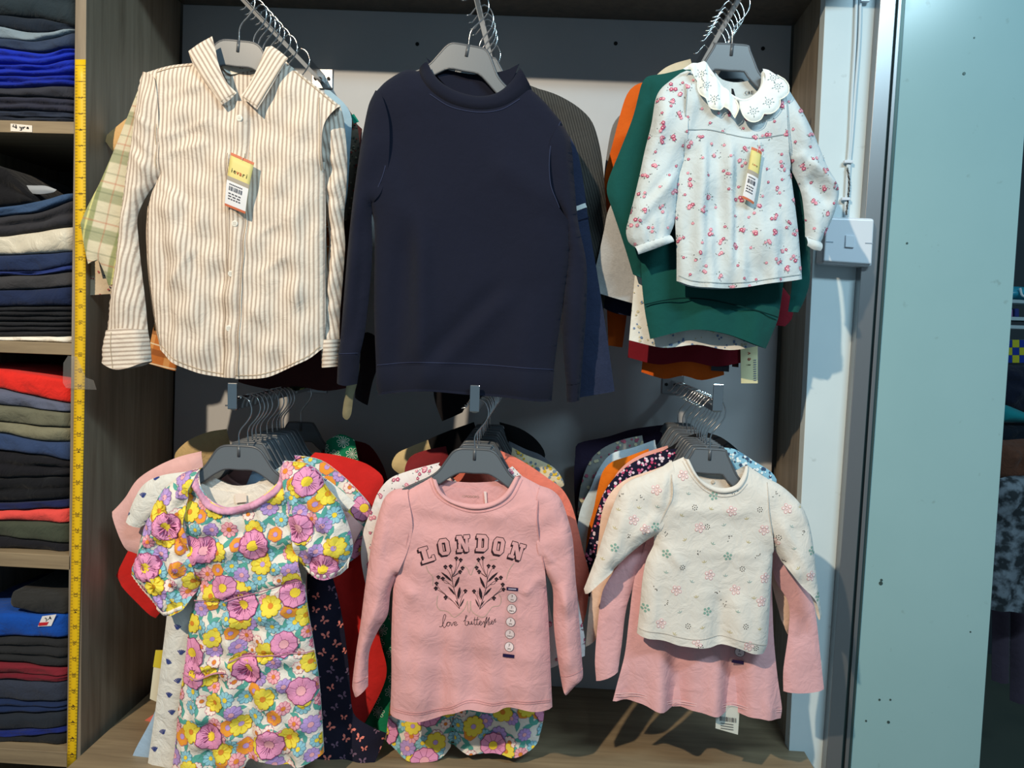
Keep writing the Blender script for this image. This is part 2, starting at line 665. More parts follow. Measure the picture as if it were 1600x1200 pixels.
# aluminium door frame
slab('trim_2', [(1394, -260), (1419, -260), (1310, 1262), (1286, 1262)], YR-.03, .06, M_alu)
slab('trim_3', [(1411, -260), (1434, -260), (1325, 1262), (1304, 1262)], YR-.004, .04, M_aludark)
slab('trim_4', [(1422, -260), (1428, -260), (1321, 1262), (1315, 1262)], YR-.012, .03, M_alu)
pn = slab('door_1', [(1430, -260), (1634, -260), (1526, 1262), (1320, 1262)], YR, .012, M_panel)
mb = MB()
for x, y, r in ((1376, 911, .004), (1377, 906, .0025), (1506, 115, .003), (1374, 1093, .0022), (1391, 1093, .002), (1388, 1128, .003), (1353, 1126, .002), (1417, 380, .002), (1516, 987, .0015), (1522, 59, .0015)):
    c = P(x, y, YR)
    mb.tube([c+Vector((0, .002, 0)), c+Vector((0, -.0015, 0))], r, 8)
mb.build('screw_head', M_aludark, pn)
props(pn.children[0], kind='stuff')

# ------------------------------------------------------------------ shelf unit on the left
XL = P(-110, 400, YL).x
for i, (y0, y1) in enumerate(((189, 208), (535, 553), (866, 888), (1173, 1196))):
    mb = MB()
    a, b = P(60, y0, YL), P(60, y1, YL)
    sx0, sx1 = XL, P(117-10*y0/1200, y0, YL).x
    mb.box(((sx0+sx1)/2, (YL+YB)/2, (a.z+b.z)/2), (sx1-sx0, YB-YL, a.z-b.z))
    o = mb.build('shelf_board', M_woodh, bevel=.001)
    props(o, 'grey oak shelf board ' + ('with a handwritten size sticker on its edge', 'under the black jeans and white sheet, above the red garment', 'under the olive and coral folded clothes', 'lowest of the left unit, under the dark blue jeans')[i], 'shelf', 'boards of the left shelf unit')
    if i == 0:
        shelf_top = o
mb = MB()
xe = fl[1].x-.05
mb.box(((XL+xe)/2, YB+.01, 1.1), (xe-XL, .02, 2.4))
props(mb.build('wall_rear', M_wooddark), kind='structure')
mb = MB()
mb.box((XL-.01, (YL+YB)/2, 1.1), (.02, YB-YL, 2.4))
props(mb.build('trim_5', M_wood), kind='structure')


def text_mesh(txt, size=1.0, bold=0.0, shear=0, space=1):
    """vertices (x right, y up) and faces of a word, centred"""
    c = bpy.data.curves.new('txt', 'FONT')
    c.body = txt; c.size = size; c.align_x = 'CENTER'; c.align_y = 'CENTER'
    c.offset = bold; c.resolution_u = 3; c.shear = shear; c.space_character = space
    o = bpy.data.objects.new('txt', c)
    COL.objects.link(o)
    dg = bpy.context.evaluated_depsgraph_get()
    me = o.evaluated_get(dg).to_mesh()
    v = [(p.co.x, p.co.y) for p in me.vertices]
    f = [tuple(p.vertices) for p in me.polygons]
    o.evaluated_get(dg).to_mesh_clear()
    bpy.data.objects.remove(o); bpy.data.curves.remove(c)
    return v, f


def text_px(mb, txt, cx, cy, size, place, ang=0, m=0, **kw):
    """word laid at photo pixel (cx,cy), size px, turned ang radians clockwise; place(list of px)->3D"""
    v, f = text_mesh(txt, size, **kw)
    ca, sa = math.cos(ang), math.sin(ang)
    q = [(cx+x*ca+y*sa, cy+x*sa-y*ca) for x, y in v]
    mb.add(place(q), f, m)


def flat(Y):
    return lambda q: [P(x, y, Y) for x, y in q]


# size sticker on the top shelf edge
st = slab('size_sticker', [(16.5, 193), (50, 196), (50, 206.5), (16.5, 205)], YL-.0012, .001, plain('paper', (235, 225, 215), .8), shelf_top, bevel=0)
mb = MB()
fp = flat(YL-.0018)
def pen(pts, w=1.5):
    q = np.array(pts, float)
    t = np.gradient(q, axis=0); t /= np.maximum(np.linalg.norm(t, axis=1), 1e-6)[:, None]
    n = np.stack([-t[:, 1], t[:, 0]], 1)*w/2
    mb.add(fp(np.vstack([q+n, q-n])), [(i, i+1, len(q)+i+1, len(q)+i) for i in range(len(q)-1)])
pen([(21.5, 194.5), (19.6, 197.5), (25.5, 199)]); pen([(24.5, 194.5), (25.5, 199), (25, 201)])
pen([(31, 197.5), (31.5, 200), (34, 200), (34.3, 198), (34, 202), (31, 203.5), (34, 203.2)])
pen([(36.3, 198.2), (36.5, 201.5)]); pen([(36.5, 199.5), (38, 198.2), (39.3, 199)])
pen([(44.3, 198.8), (42, 199), (41.8, 200.6), (44, 200.9), (44, 199.2), (44.4, 201.5)])
mb.build('lettering', M_black, st)

# yellow measuring tape with its printed scale
tape_x = lambda y: (117.6 - (y-93)*.0 - 12.5*max(0, (y-500)/700)**1.2, 134.2 - 15.5*max(0, (y-500)/700)**1.2)
ys = list(range(93, 1231, 30))
V = []; Fc = []
for y in ys:
    a, b = tape_x(y)
    V += [P(a, y, YL-.0022), P((a+b)/2, y, YL-.0026), P(b, y, YL-.0022)]
for i in range(len(ys)-1):
    for j in range(2):
        Fc.append((i*3+j, i*3+j+1, i*3+4+j, i*3+3+j))
tape = mesh_obj('measuring_tape', V, Fc, M_tape)
sm = tape.modifiers.new('thick', 'SOLIDIFY'); sm.thickness = .0008; sm.offset = -1
props(tape, 'yellow measuring tape stuck down the front edge of the wooden partition', 'measuring tape')
mb = MB()
ft = flat(YL-.0034)
for n in range(0, 44):
    y = 102+n*25.06
    a, b = tape_x(y)
    w = b-a
    mb.add(ft([(a, y-.35), (b, y-.35), (b, y+.35), (a, y+.35)]), [(0, 1, 2, 3)])
    for k in range(1, 5):
        yy = y+k*5
        mb.add(ft([(b-w*.25, yy-.25), (b, yy-.25), (b, yy+.25), (b-w*.25, yy+.25)]), [(0, 1, 2, 3)])
        mb.add(ft([(a, yy-.25), (a+w*.2, yy-.25), (a+w*.2, yy+.25), (a, yy+.25)]), [(0, 1, 2, 3)])
    if n: text_px(mb, str(n), a+w*.48, y+.4, 8.6, ft, math.pi/2, bold=.012)
props(mb.build('printed_scale', plain('tape_ink', (70, 52, 8), .7), tape), kind='stuff')
# clear sticky tape holding it
film, nt, b = nodes_of('clear_film', .15)
b.inputs['Alpha'].default_value = .09; b.inputs['Base Color'].default_value = (.5, .5, .5, 1)
mb = MB()
q = [(99, 567), (106, 556), (120, 557), (134, 590), (146, 594), (151, 609), (118, 609), (103, 606), (98, 598)]
mb.prism([P(x, y, YL-.005-.002*(i % 2)) for i, (x, y) in enumerate(q)], .0004)
props(mb.build('sticky_tape', film), 'crumpled clear sticky tape holding the yellow measuring tape to the partition', 'sticky tape')

# ------------------------------------------------------------------ wall switch and cables
sw = thing('light_switch', 'white single rocker light switch box on the white wall strip', 'light switch', P(1325, 380, YR-.004))
mb = MB()
Ys = YR-.046
cs = [(1291, 338), (1367, 341), (1363, 417), (1284, 411)]
mb.prism([P(x, y, Ys) for x, y in cs], .041)
mb.build('back_box', M_white, sw, smooth=False, bevel=.006, seg=4)
mb = MB()
mb.prism([P(x, y, Ys-.006) for x, y in [(1292, 340), (1366, 343), (1362, 413), (1287, 408)]], .008)
fpz = mb.build('face_plate', M_white, sw, bevel=.003, seg=3)
mb = MB()
c = [P(x, y, Ys-.0105) for x, y in [(1322, 367), (1336, 368), (1335, 387), (1321, 386)]]
c[0].y += .0015; c[1].y += .0015
mb.prism(c, .006)
mb.build('rocker', M_white, fpz, bevel=.0012, seg=3)
for q in ([(1291, 377), (1302, 377.5), (1302, 379), (1291, 378.5)], [(1352, 379), (1364, 379.5), (1364, 381), (1352, 380.5)]):
    mb = MB(); mb.prism([P(x, y, Ys-.0068) for x, y in q], .001)
    mb.build('screw_slot', ink((150, 165, 180)), fpz)

cb = thing('wall_cable', 'two white cables clipped down the white wall strip into the switch', 'cable', P(1335, 100, YR-.008))
Yc = YR-.009
for dx, r in ((0, .0034), (6, .0030)):
    pts = spline([(1339+dx, -30), (1336+dx*1.1, 60), (1331+dx*.8, 150), (1328+dx*.5, 215), (1325+dx*.4, 255), (1322+dx*.4, 305), (1321+dx*.3, 340)], 14, False)[0]
    mb = MB(); mb.tube([P(x, y, Yc) for x, y in pts], r, 8)
    mb.build('cable', plain('white_cable', (200, 214, 222), .5), cb, smooth=True)
pts = spline([(1324, 262), (1327, 285), (1325, 312), (1322, 336)], 1.6, False)[0]
mb = MB()
for ph in (0, math.pi):
    mb.tube([P(x+1.1*math.cos(i*1.1+ph), y, Yc-.004) + Vector((0, .0012*math.sin(i*1.1+ph), 0)) for i, (x, y) in enumerate(pts)], .0009, 6, int(ph > 0))
props(mb.build('twisted_wire', [M_black, plain('grey_wire', (130, 132, 130), .5)], cb, smooth=True), 'thin twisted black and grey wire')
for x, y in ((1323, 253), (1349, 1), (1319, 311)):
    mb = MB()
    c = P(x+2, y, Yc-.003); mb.box(c, (.017, .009, .006))
    mb.build('clip', M_white, cb, bevel=.001)
# ------------------------------------------------------------------ display arms and hangers
YF = 1.38                                  # depth of the front hangers
HOOK_H = .093                              # stem foot to rail top


class Rack:
    def __init__(s, name, hook, label):
        """hook: photo position of the foot of the front hanger's stem"""
        f = P(hook[0], hook[1], YF)
        s.side = {'u': 'upper', 'l': 'lower'}[name[0]]+' '+{'l': 'left', 'm': 'middle', 'r': 'right'}[name[1]]
        s.x, s.z = f.x, f.z+HOOK_H         # rail runs straight back from here
        o = thing('display_arm', label, 'display arm', (s.x, YB, s.z), 'display arms')
        mb = MB(); mb.box((s.x, (1.35+YB)/2, s.z-.011), (.011, YB-1.35, .022))
        mb.build('rail', M_chrome, o, bevel=.002)
        mb = MB(); mb.box((s.x, 1.348, s.z+.004), (.0175, .004, .048))
        mb.build('end_stop', M_chrome, o, bevel=.0015)
        mb = MB(); mb.box((s.x, YB-.003, s.z-.011), (.05, .006, .045))
        mb.build('wall_plate', M_alu, o, bevel=.001)
        for dx in (-.016, .016):
            mb = MB(); mb.tube([(s.x+dx, YB-.005, s.z-.011), (s.x+dx, YB-.009, s.z-.011)], .004, 8)
            mb.build('screw', M_dark, o)
        s.obj = o

    def foot(s, Y):
        return Vector((s.x, Y, s.z-HOOK_H))


R_UL = Rack('ul', (380, 66), 'chrome display arm on the back board carrying the striped shirt')
R_UM = Rack('um', (745, 74), 'chrome display arm on the back board carrying the navy sweatshirt')
R_UR = Rack('ur', (1148, 71), 'chrome display arm on the back board carrying the scallop collared blouse')
R_LL = Rack('ll', (374, 698), 'chrome display arm on the back board carrying the daisy print dress')
R_LM = Rack('lm', (742, 703), 'chrome display arm on the back board carrying the pink lettered top')
R_LR = Rack('lr', (1111, 703), 'chrome display arm on the back board carrying the cream printed top')

# hanger outline, metres from the stem foot, right half from top centre to bottom centre
HALF = [(0, .001), (.028, .0), (.041, -.007), (.053, -.024), (.066, -.042), (.085, -.056), (.112, -.069), (.134, -.081), (.142, -.089), (.139, -.098), (.128, -.098), (.105, -.089), (.083, -.077), (.062, -.063), (.045, -.051), (.026, -.042), (0, -.042)]
HANG = {}


def hanger_parts(scale):
    out = [(x*(scale if abs(x) > .03 else 1), z) for x, z in HALF]
    loop = out + [(-x, z) for x, z in out[-2:0:-1]]
    xy, _ = spline([(x*1000, z*1000) for x, z in loop], 6)
    xy = xy/1000
    body = MB()
    body.prism([(x, -.0022, z) for x, z in xy], .0044)
    bo = body.build('body', M_hanger, None, bevel=.0008)
    lip = MB()
    top = [(x, z) for x, z in out[:9]]
    tl = [(-x, z) for x, z in top[:0:-1]] + top
    t2, _ = spline([(x*1000, z*1000) for x, z in tl], 6, False)
    lip.tube([(x/1000, 0, z/1000) for x, z in t2], .0027, 6)
    low = [(-x, z) for x, z in out[-1:-9:-1]][::-1] + out[-2:-9:-1]
    lip2 = MB()
    l2, _ = spline([(x*1000, z*1000) for x, z in low], 8, False)
    lip2.tube([(x/1000, 0, z/1000) for x, z in l2], .0023, 6)
    lo = lip.build('top_lip', M_hangedge, None, True)
    l2o = lip2.build('lower_lip', M_hangedge, None, True)
    hook = MB()
    pts = [(0, -.02), (0, 0), (-.001, .022), (.003, .033), (.014, .047), (.0215, .060), (.0225, .073), (.016, .0875), (.0045, .0940), (-.007, .0915), (-.0145, .083), (-.020, .0765), (-.027, .0755)]
    h, _ = spline([(x*1000, z*1000) for x, z in pts], 3, False)
    hook.tube([(x/1000, 0, z/1000) for x, z in h], .00135, 8)
    ho = hook.build('hook', M_chrome, None, True)
    col = MB(); col.tube([(0, -.0012, -.018), (0, -.0012, .002)], .0034, 8)
    co = col.build('socket', M_hangedge, None, True)
    return [bo, lo, l2o, ho, co]


def hanger(rack, Y, label, tilt=0, yaw=0, dx=0, scale=1.0, group=None):
    if scale not in HANG:
        HANG[scale] = hanger_parts(scale)
        fresh = True
    else:
        fresh = False
    f = rack.foot(Y)
    o = bpy.data.objects.new('clothes_hanger', None)
    o.location = (f.x+dx, Y, f.z)
    # hanger swings about the rail
    o.rotation_euler = (0, tilt, yaw)
    piv = Vector((rack.x, Y, rack.z))
    o.location = piv + Matrix.Rotation(yaw, 3, 'Z') @ Matrix.Rotation(tilt, 3, 'Y') @ (Vector((f.x+dx, Y, f.z))-piv)
    COL.objects.link(o)
    props(o, label, 'hanger', 'hangers on the '+rack.side+' arm')
    for p in HANG[scale]:
        c = p if fresh else p.copy()
        if not fresh: COL.objects.link(c)
        c.parent = o
    return o
# ------------------------------------------------------------------ printed motifs (pixel sized polygons around 0,0)
DAISY_INK = [ink(c) for c in ((150, 78, 120), (236, 158, 200), (244, 214, 70), (240, 222, 84), (150, 205, 222), (238, 160, 62), (190, 160, 224), (92, 168, 158), (206, 112, 140), (250, 232, 225), (226, 140, 60), (244, 178, 190), (150, 122, 176), (110, 150, 170), (214, 170, 30))]


def daisy(g, r, pet, edge, eye, n, fat, base=0, eyer=.3):
    """one printed flower: outline, petals, eye"""
    a0 = g.uniform(0, 6.28)
    out = []
    w = math.pi*r/n*fat
    for k in range(n):
        a = a0+2*math.pi*k/n
        out.append((petal(r*.1, r*1.03, w+.55, a), edge, base))
        out.append((petal(r*.16, r*.97, w-.35, a), pet, base+1))
    if fat > 1.05:
        for k in range(n):
            a = a0+2*math.pi*(k+.5)/n
            out.append(([(r*.3*math.cos(a)-.3*math.sin(a), r*.3*math.sin(a)+.3*math.cos(a)), (r*.82*math.cos(a)-.3*math.sin(a), r*.82*math.sin(a)+.3*math.cos(a)),
                         (r*.82*math.cos(a)+.3*math.sin(a), r*.82*math.sin(a)-.3*math.cos(a)), (r*.3*math.cos(a)+.3*math.sin(a), r*.3*math.sin(a)-.3*math.cos(a))], edge, base+2))
    out.append((circle(0, 0, r*eyer+.6, 9), edge, base+2))
    out.append((circle(0, 0, r*eyer, 9), eye, base+3))
    return out


def leaf_pair(g, r, m, base=0):
    a = g.uniform(0, 6.28)
    out = []
    for da in (0, 1.3, 2.4):
        out.append((rot([(0, 0), (r*.4, -r*.27), (r*.8, -r*.22), (r*1.25, 0), (r*.8, r*.22), (r*.4, r*.27)], a+da), m, base))
    return out


def m_leaf(sc):
    return lambda g: leaf_pair(g, 14*sc*g.uniform(.8, 1.2), 7)


def m_daisy_small(sc):
    def f(g):
        k = g.integers(0, 6)
        r = sc*g.uniform(10, 13.5)
        if k < 2: return daisy(g, r, 4, 13, 2, 9, .76)
        if k == 2: return daisy(g, r*1.05, 6, 12, 11, 9, .78)
        if k == 3: return daisy(g, r*.95, 11, 8, 10, 9, .72)
        if k == 4: return daisy(g, r*1.05, 5, 8, 6, 6, .98)
        return daisy(g, r*.8, 9, 8, 10, 8, .8)
    return f


def m_daisy_yellow(sc):
    return lambda g: daisy(g, sc*g.uniform(14.5, 17.5), 3, 14, 10 if g.random() < .7 else 6, 9 if g.random() < .6 else 7, .84, eyer=.24)


def m_daisy_pink(sc):
    return lambda g: daisy(g, sc*g.uniform(20, 24), 1, 0, 2 if g.random() < .75 else 11, 10, 1.12, eyer=.34)


def daisy_print(sc=1.0, seed=3, given=None):
    def f(sheets, parent):
        scatter(sheets, m_leaf(sc), 21*sc, parent, 'leaf_print', DAISY_INK, seed, .0006)
        scatter(sheets, m_daisy_small(sc), 19.5*sc, parent, 'small_daisy_print', DAISY_INK, seed+1, .0011)
        scatter(sheets, m_daisy_yellow(sc), 42*sc, parent, 'yellow_daisy_print', DAISY_INK, seed+2, .0024)
        if given is None:
            scatter(sheets, m_daisy_pink(sc), 70*sc, parent, 'pink_daisy_print', DAISY_INK, seed+3, .0038)
        else:
            scatter(sheets, m_daisy_pink(sc), 62*sc, parent, 'pink_daisy_print', DAISY_INK, seed+3, .0038, given=given)
    return f


ROSE = [ink(c) for c in ((184, 84, 116), (216, 140, 160), (248, 214, 214), (84, 96, 92), (120, 96, 110))]


def m_sprig(sc):
    """rose sprig: a few small blooms and leaves"""
    def f(g):
        out = []
        k = g.random()
        nb = 1 if k < .45 else (3 if k < .8 else 4)
        big = nb > 1
        for i in range(nb):
            cx, cy = (0, 0) if nb == 1 else (g.normal(0, 3.6*sc), g.normal(0, 3.6*sc))
            r = sc*(2.5 if nb == 1 else g.uniform(2.3, 3.8))
            c = 0 if g.random() < .5 else 1
            for j in range(5):
                a = 2*math.pi*j/5+i
                out.append((circle(cx+r*.62*math.cos(a), cy+r*.62*math.sin(a), r*.5, 6), c, 1+i))
            out.append((circle(cx, cy, r*.36, 6), 2, 3+i))
        for i in range(int(g.integers(1, 3)) if nb == 1 else int(g.integers(5, 9))):
            a = g.uniform(0, 6.28); d = sc*(g.uniform(4, 5) if nb == 1 else g.uniform(5.5, 8.5))
            l = rot([(0, 0), (1.3*sc, -.7*sc), (2.7*sc, 0), (1.3*sc, .7*sc)], g.uniform(0, 6.28))
            out.append(([(x+d*math.cos(a), y+d*math.sin(a)) for x, y in l], 3 if g.random() < .7 else 4, 0))
        return out
    return f


def rose_print(sc=1.0, gap=20, seed=5):
    return lambda sheets, parent: scatter(sheets, m_sprig(sc), gap, parent, 'rose_print', ROSE, seed)


def m_dots(sc, n=4):
    def f(g):
        out = []
        for i in range(int(g.integers(2, 5))):
            x, y = g.normal(0, 3*sc), g.normal(0, 3*sc)
            out.append((circle(x, y, sc*g.uniform(.8, 1.9), 6), int(g.integers(0, n)), i))
        return out
    return f


def ditsy_print(cols, sc=1.0, gap=9, seed=5):
    mats = [ink(c) for c in cols]
    return lambda sheets, parent: scatter(sheets, m_dots(sc, len(cols)), gap, parent, 'ditsy_flower_print', mats, seed)


def m_fan(sc):
    def f(g):
        out = []
        a0 = -math.pi/2+g.uniform(-.5, .5)
        for k in range(5):
            a = a0+(k-2)*.3
            out.append((rot([(1.5*sc, -.2*sc), (9*sc, -.9*sc), (9.5*sc, 0), (9*sc, .9*sc), (1.5*sc, .2*sc)], a), 0, 0))
        return out
    return f


def fan_print(sc=1.0, gap=26, seed=4):
    return lambda sheets, parent: scatter(sheets, m_fan(sc), gap, parent, 'fan_print', [ink((46, 62, 140))], seed)


def m_butterfly(sc):
    def f(g):
        out = []
        a = g.uniform(-.9, .9); k = sc*g.uniform(.7, 1.1)
        m = 0 if g.random() < .6 else 1
        for sx in (-1, 1):
            out.append((rot([(sx*.5*k, 0), (sx*3*k, -4.5*k), (sx*6*k, -5*k), (sx*6.2*k, -2*k), (sx*3*k, .3*k)], a), m, 0))
            out.append((rot([(sx*.5*k, .3*k), (sx*3.6*k, 1*k), (sx*4.4*k, 3.6*k), (sx*2.2*k, 4.4*k)], a), m, 0))
        return out
    return f


def butterfly_print(sc=1.0, gap=18, seed=4):
    return lambda sheets, parent: scatter(sheets, m_butterfly(sc), gap, parent, 'butterfly_print', [ink((236, 136, 124)), ink((120, 96, 120))], seed)


def m_outline_flower(sc):
    def f(g):
        out = []
        a0 = g.uniform(0, 6.28)
        for k in range(7):
            a = a0+2*math.pi*k/7
            out.append((petal(2*sc, 10*sc, 2.6*sc, a), 0, 0))
            out.append((petal(3*sc, 9.2*sc, 1.5*sc, a), 1, 1))
        out.append((circle(0, 0, 1.6*sc, 7), 0, 2))
        return out
    return f


def outline_print(base, sc=1.0, gap=20, seed=4):
    return lambda sheets, parent: scatter(sheets, m_outline_flower(sc), gap, parent, 'outline_flower_print', [ink((226, 240, 228)), ink(base)], seed)


# the cream top: loose clusters
SPRIG = [ink(c) for c in ((228, 166, 176), (136, 172, 160), (44, 42, 44), (196, 182, 130), (150, 178, 176), (238, 232, 226))]


def m_cream(sc, kind):
    def f(g):
        out = []
        a0 = g.uniform(0, 6.28)
        if kind == 'ring':
            for k in range(5):
                a = a0+2*math.pi*k/5
                x, y = 5.6*sc*math.cos(a), 5.6*sc*math.sin(a)
                out.append((circle(x, y, 2.6*sc, 9), 0, k))
                out.append((circle(x, y, 1.8*sc, 8), 5, k+1))
            out.append((circle(0, 0, 2.2*sc, 8), 0, 0)); out.append((circle(0, 0, 1.3*sc, 8), 5, 1))
        elif kind == 'green':
            for k in range(5):
                a = a0+2*math.pi*k/5
                out.append((circle(5*sc*math.cos(a), 5*sc*math.sin(a), 2.1*sc, 7), 1, 0))
            out.append((circle(0, 0, 1.9*sc, 7), 1, 1))
        elif kind == 'dots':
            for k in range(7):
                a = a0+2*math.pi*k/7
                out.append((circle(3.6*sc*math.cos(a), 3.6*sc*math.sin(a), .85*sc, 6), 2, 0))
            out.append((circle(0, 0, .85*sc, 6), 2, 0))
        elif kind == 'dash':
            for k in range(5):
                x, y = g.normal(0, 2.4*sc), g.normal(0, 2.4*sc)
                out.append(([(u+x, v+y) for u, v in rot([(-1.3*sc, 0), (0, -.6*sc), (1.3*sc, 0), (0, .6*sc)], g.uniform(0, 3))], 2, 0))
        else:
            m = {'tan': 3, 'teal': 4, 'sage': 1}[kind]
            b = g.uniform(-.6, .6)
            for da in (-.9, 0, .9):
                out.append((rot([(0, 0), (2.4*sc, -.6*sc), (5.4*sc, 0), (2.4*sc, .5*sc)], -math.pi/2+da+b), m, 0))
        return out
    return f
# ------------------------------------------------------------------ clothes further back on each arm
def seam_mat(rgb, k=.72):
    return ink(tuple(int(v*k) for v in rgb))


def scatter(sheets, motifs, gap, parent, name, mats, seed=3, off=.0007, clip=True, given=None, jitter=1.0, start=0):
    """prints motifs over sheets; motif(rg) -> list of (points px around 0, material index, layer)"""
    g = np.random.default_rng(seed)
    mb = MB()
    for s in sheets:
        lo, hi = s.poly.min(0), s.poly.max(0)
        pts = []
        if given is not None:
            cand = given
        else:
            area = (hi-lo).prod()
            cand = g.uniform(lo-gap*.4, hi+gap*.4, size=(int(area/gap**2*9)+10, 2))
        cell = {}
        for c in cand:
            if given is None:
                kx, ky = int(c[0]//gap), int(c[1]//gap)
                if any((c[0]-q[0])**2+(c[1]-q[1])**2 < gap*gap for i in (-1, 0, 1) for j in (-1, 0, 1) for q in cell.get((kx+i, ky+j), ())):
                    continue
                cell.setdefault((kx, ky), []).append(c)
            pts.append(c)
        polys = []
        lay = 0
        for c in pts:
            lay += 1
            for q, m, l in motifs(g):
                polys.append((np.asarray(q, float)+c, m, off+l*.00022+(lay % 9)*.00004))
        if not polys: continue
        # outline ring, a half-way ring on the bigger shapes, and the centre, so print follows the folds
        rings = []
        for p, m, o in polys:
            c = p.mean(0)
            if len(p) > 4:
                big = np.ptp(p, axis=0).max() > 9
                rings.append((np.vstack([p, c+(p-c)*.5, c]) if big else np.vstack([p, c]), len(p), big, m, o))
            else:
                rings.append((p, len(p), None, m, o))
        allp = np.vstack([r[0] for r in rings])
        ins = inside(allp, s.poly)
        if (~ins).any():
            allp[~ins] = snap(allp[~ins], s.poly)
        w = s.at(allp, 0)
        i = 0
        for p, n, big, m, o in rings:
            N = len(p)
            ok = ins[i:i+N]
            v = w[i:i+N].copy(); v[:, 1] -= o
            if big is None: fs = [tuple(range(n))]
            elif big: fs = [q for k in range(n) for q in ((k, (k+1) % n, n+(k+1) % n, n+k), (n+k, n+(k+1) % n, 2*n))]
            else: fs = [(k, (k+1) % n, n) for k in range(n)]
            if not ok.all():
                fs = [q for q in fs if any(ok[k] for k in q)]
            if fs: mb.add(v, fs, m)
            i += N
    if not mb.v: return None
    return props(mb.build(name, mats, parent), kind='stuff')


def rot(q, a):
    c, s = math.cos(a), math.sin(a)
    return [(x*c-y*s, x*s+y*c) for x, y in q]


def petal(r0, r1, w, a, n=5):
    """rounded petal from r0 to r1, half width w, direction a"""
    q = [(r0, -w*.25)]
    for k in range(n):
        t = -math.pi/2+math.pi*k/(n-1)
        q.append((r1-w+w*math.cos(t), w*math.sin(t)))
    q.append((r0, w*.25))
    return rot(q, a)


def garment(rack, Y, name, label, cat, rgb, mat=None, w=.15, L=.42, nk=.062, nd_=.05, ap=.12, flare=.01, sleeve=(.30, .05, .045), lean=0.0, dx=0.0,
            T=.008, h=10, seed=1, print_=None, hang_label=None, group=None, tilt=0, hang=True, hscale=.8, v0=.046, sh=.046, body=None, sl=None, sr=None, drape=.003, cuff=True, yaw=0):
    """w half shoulder, L length below stem foot, sleeve=(length, outward, width), all metres"""
    f = rack.foot(Y)
    if hang:
        hanger(rack, Y, hang_label, tilt, yaw, 0, hscale)
    hx, hy = proj(f+Vector((dx, 0, 0)))
    s = F/Y
    mat = mat or cloth(name+'_cloth', rgb)
    o = thing(name, label, cat, f+Vector((dx, 0, -.05)), 'clothes on the '+rack.side+' arm')

    def q(u, v, fl=''):
        u2 = u + lean*v - v*.036
        v2 = v + u*.034
        return (hx+u2*s, hy+v2*s, fl)
    if body is None:
        front = [q(-nk, v0, 'co'), q(-nk*.8, v0+nd_*.5, 'o'), q(0, v0+nd_, 'o'), q(nk*.8, v0+nd_*.5, 'o'), q(nk, v0, 'c'), q(w, v0+sh, 'co'), q(w*.93, v0+sh+ap, 'c'),
                 q(w*.95, (L+v0+ap)/2), q(w+flare, L, 'co'), q(w*.5, L+.012, 'o'), q(0, L+.004, 'o'), q(-w*.5, L+.012, 'o'), q(-w-flare, L, 'c'), q(-w*.95, (L+v0+ap)/2), q(-w*.93, v0+sh+ap, 'co'), q(-w, v0+sh, 'c')]
        back = [q(-nk, v0, 'c'), q(0, v0+.012), q(nk, v0, 'c')] + front[5:]
    else:
        front, back = body, None
    sy = hy+(v0+.2)*s
    S = Sheet(front, Y, T, 42, drape=(hy+.15*s, hy+L*s, drape, .10*s, seed), seed=seed, h=h, noise=.001, nscale=80)
    sheet_obj('body', [S], mat, o, [back])
    sheets = [S]
    for side in (-1, 1):
        cust = sl if side < 0 else sr
        if cust == 'none' or (cust is None and not sleeve): continue
        if cust is None:
            ln, out, wd = sleeve
            a = side
            u_in = w*.93-.004
            end = v0+sh+ln
            cu = w+out
            if ln > .2:
                O = [q(a*w*.99, v0+sh-.001, ''), q(a*(w+out*.55), v0+sh+ln*.35), q(a*(w+out*.95), v0+sh+ln*.75), q(a*(cu+.004), end, 'co'),
                     q(a*(cu-wd), end+.004, 'c'), q(a*(w+out*.4-wd*.7), v0+sh+ln*.55), q(a*u_in, v0+sh+ap+.006, 'co')]
            else:
                O = [q(a*w*.99, v0+sh-.001, ''), q(a*(w+out*.6), v0+sh+ln*.4), q(a*cu, end, 'co'), q(a*(cu-wd), end+.028, 'c'), q(a*u_in, v0+sh+ap+.004, 'co')]
            if side > 0: O = O
        else:
            O = cust
        SL = Sheet(O, Y+.003, T*.9, 26, seed=seed+5*side+9, h=h, noise=.001, nscale=50, ang=.25*side)
        sheet_obj('sleeve', [SL], mat, o)
        sheets.append(SL)
    if body is None and nk:
        cg = [q(-nk, v0), q(-nk*.8, v0+nd_*.5), q(0, v0+nd_), q(nk*.8, v0+nd_*.5), q(nk, v0)]
        k = .012
        cg2 = [q(-nk-k, v0+.004), q(-nk*.8-k*.8, v0+nd_*.5+k*.8), q(0, v0+nd_+k), q(nk*.8+k*.8, v0+nd_*.5+k*.8), q(nk+k, v0+.004)]
        strip('neckband', S, [p[:2] for p in cg], [p[:2] for p in cg2], mat, o, bulge=.002, step=9)
    if print_:
        print_(sheets, o)
    return o
# ------------------------------------------------------------------ striped shirt
Yf = YF
M_stripe = striped('striped_cotton', (226, 216, 204), (172, 156, 144), .0076, .4)
M_stripe_in = striped('striped_cotton_inside', (206, 200, 190), (166, 156, 146), .0078, .45, .1)
M_pearl = plain('pearl_button', (222, 220, 212), .3)

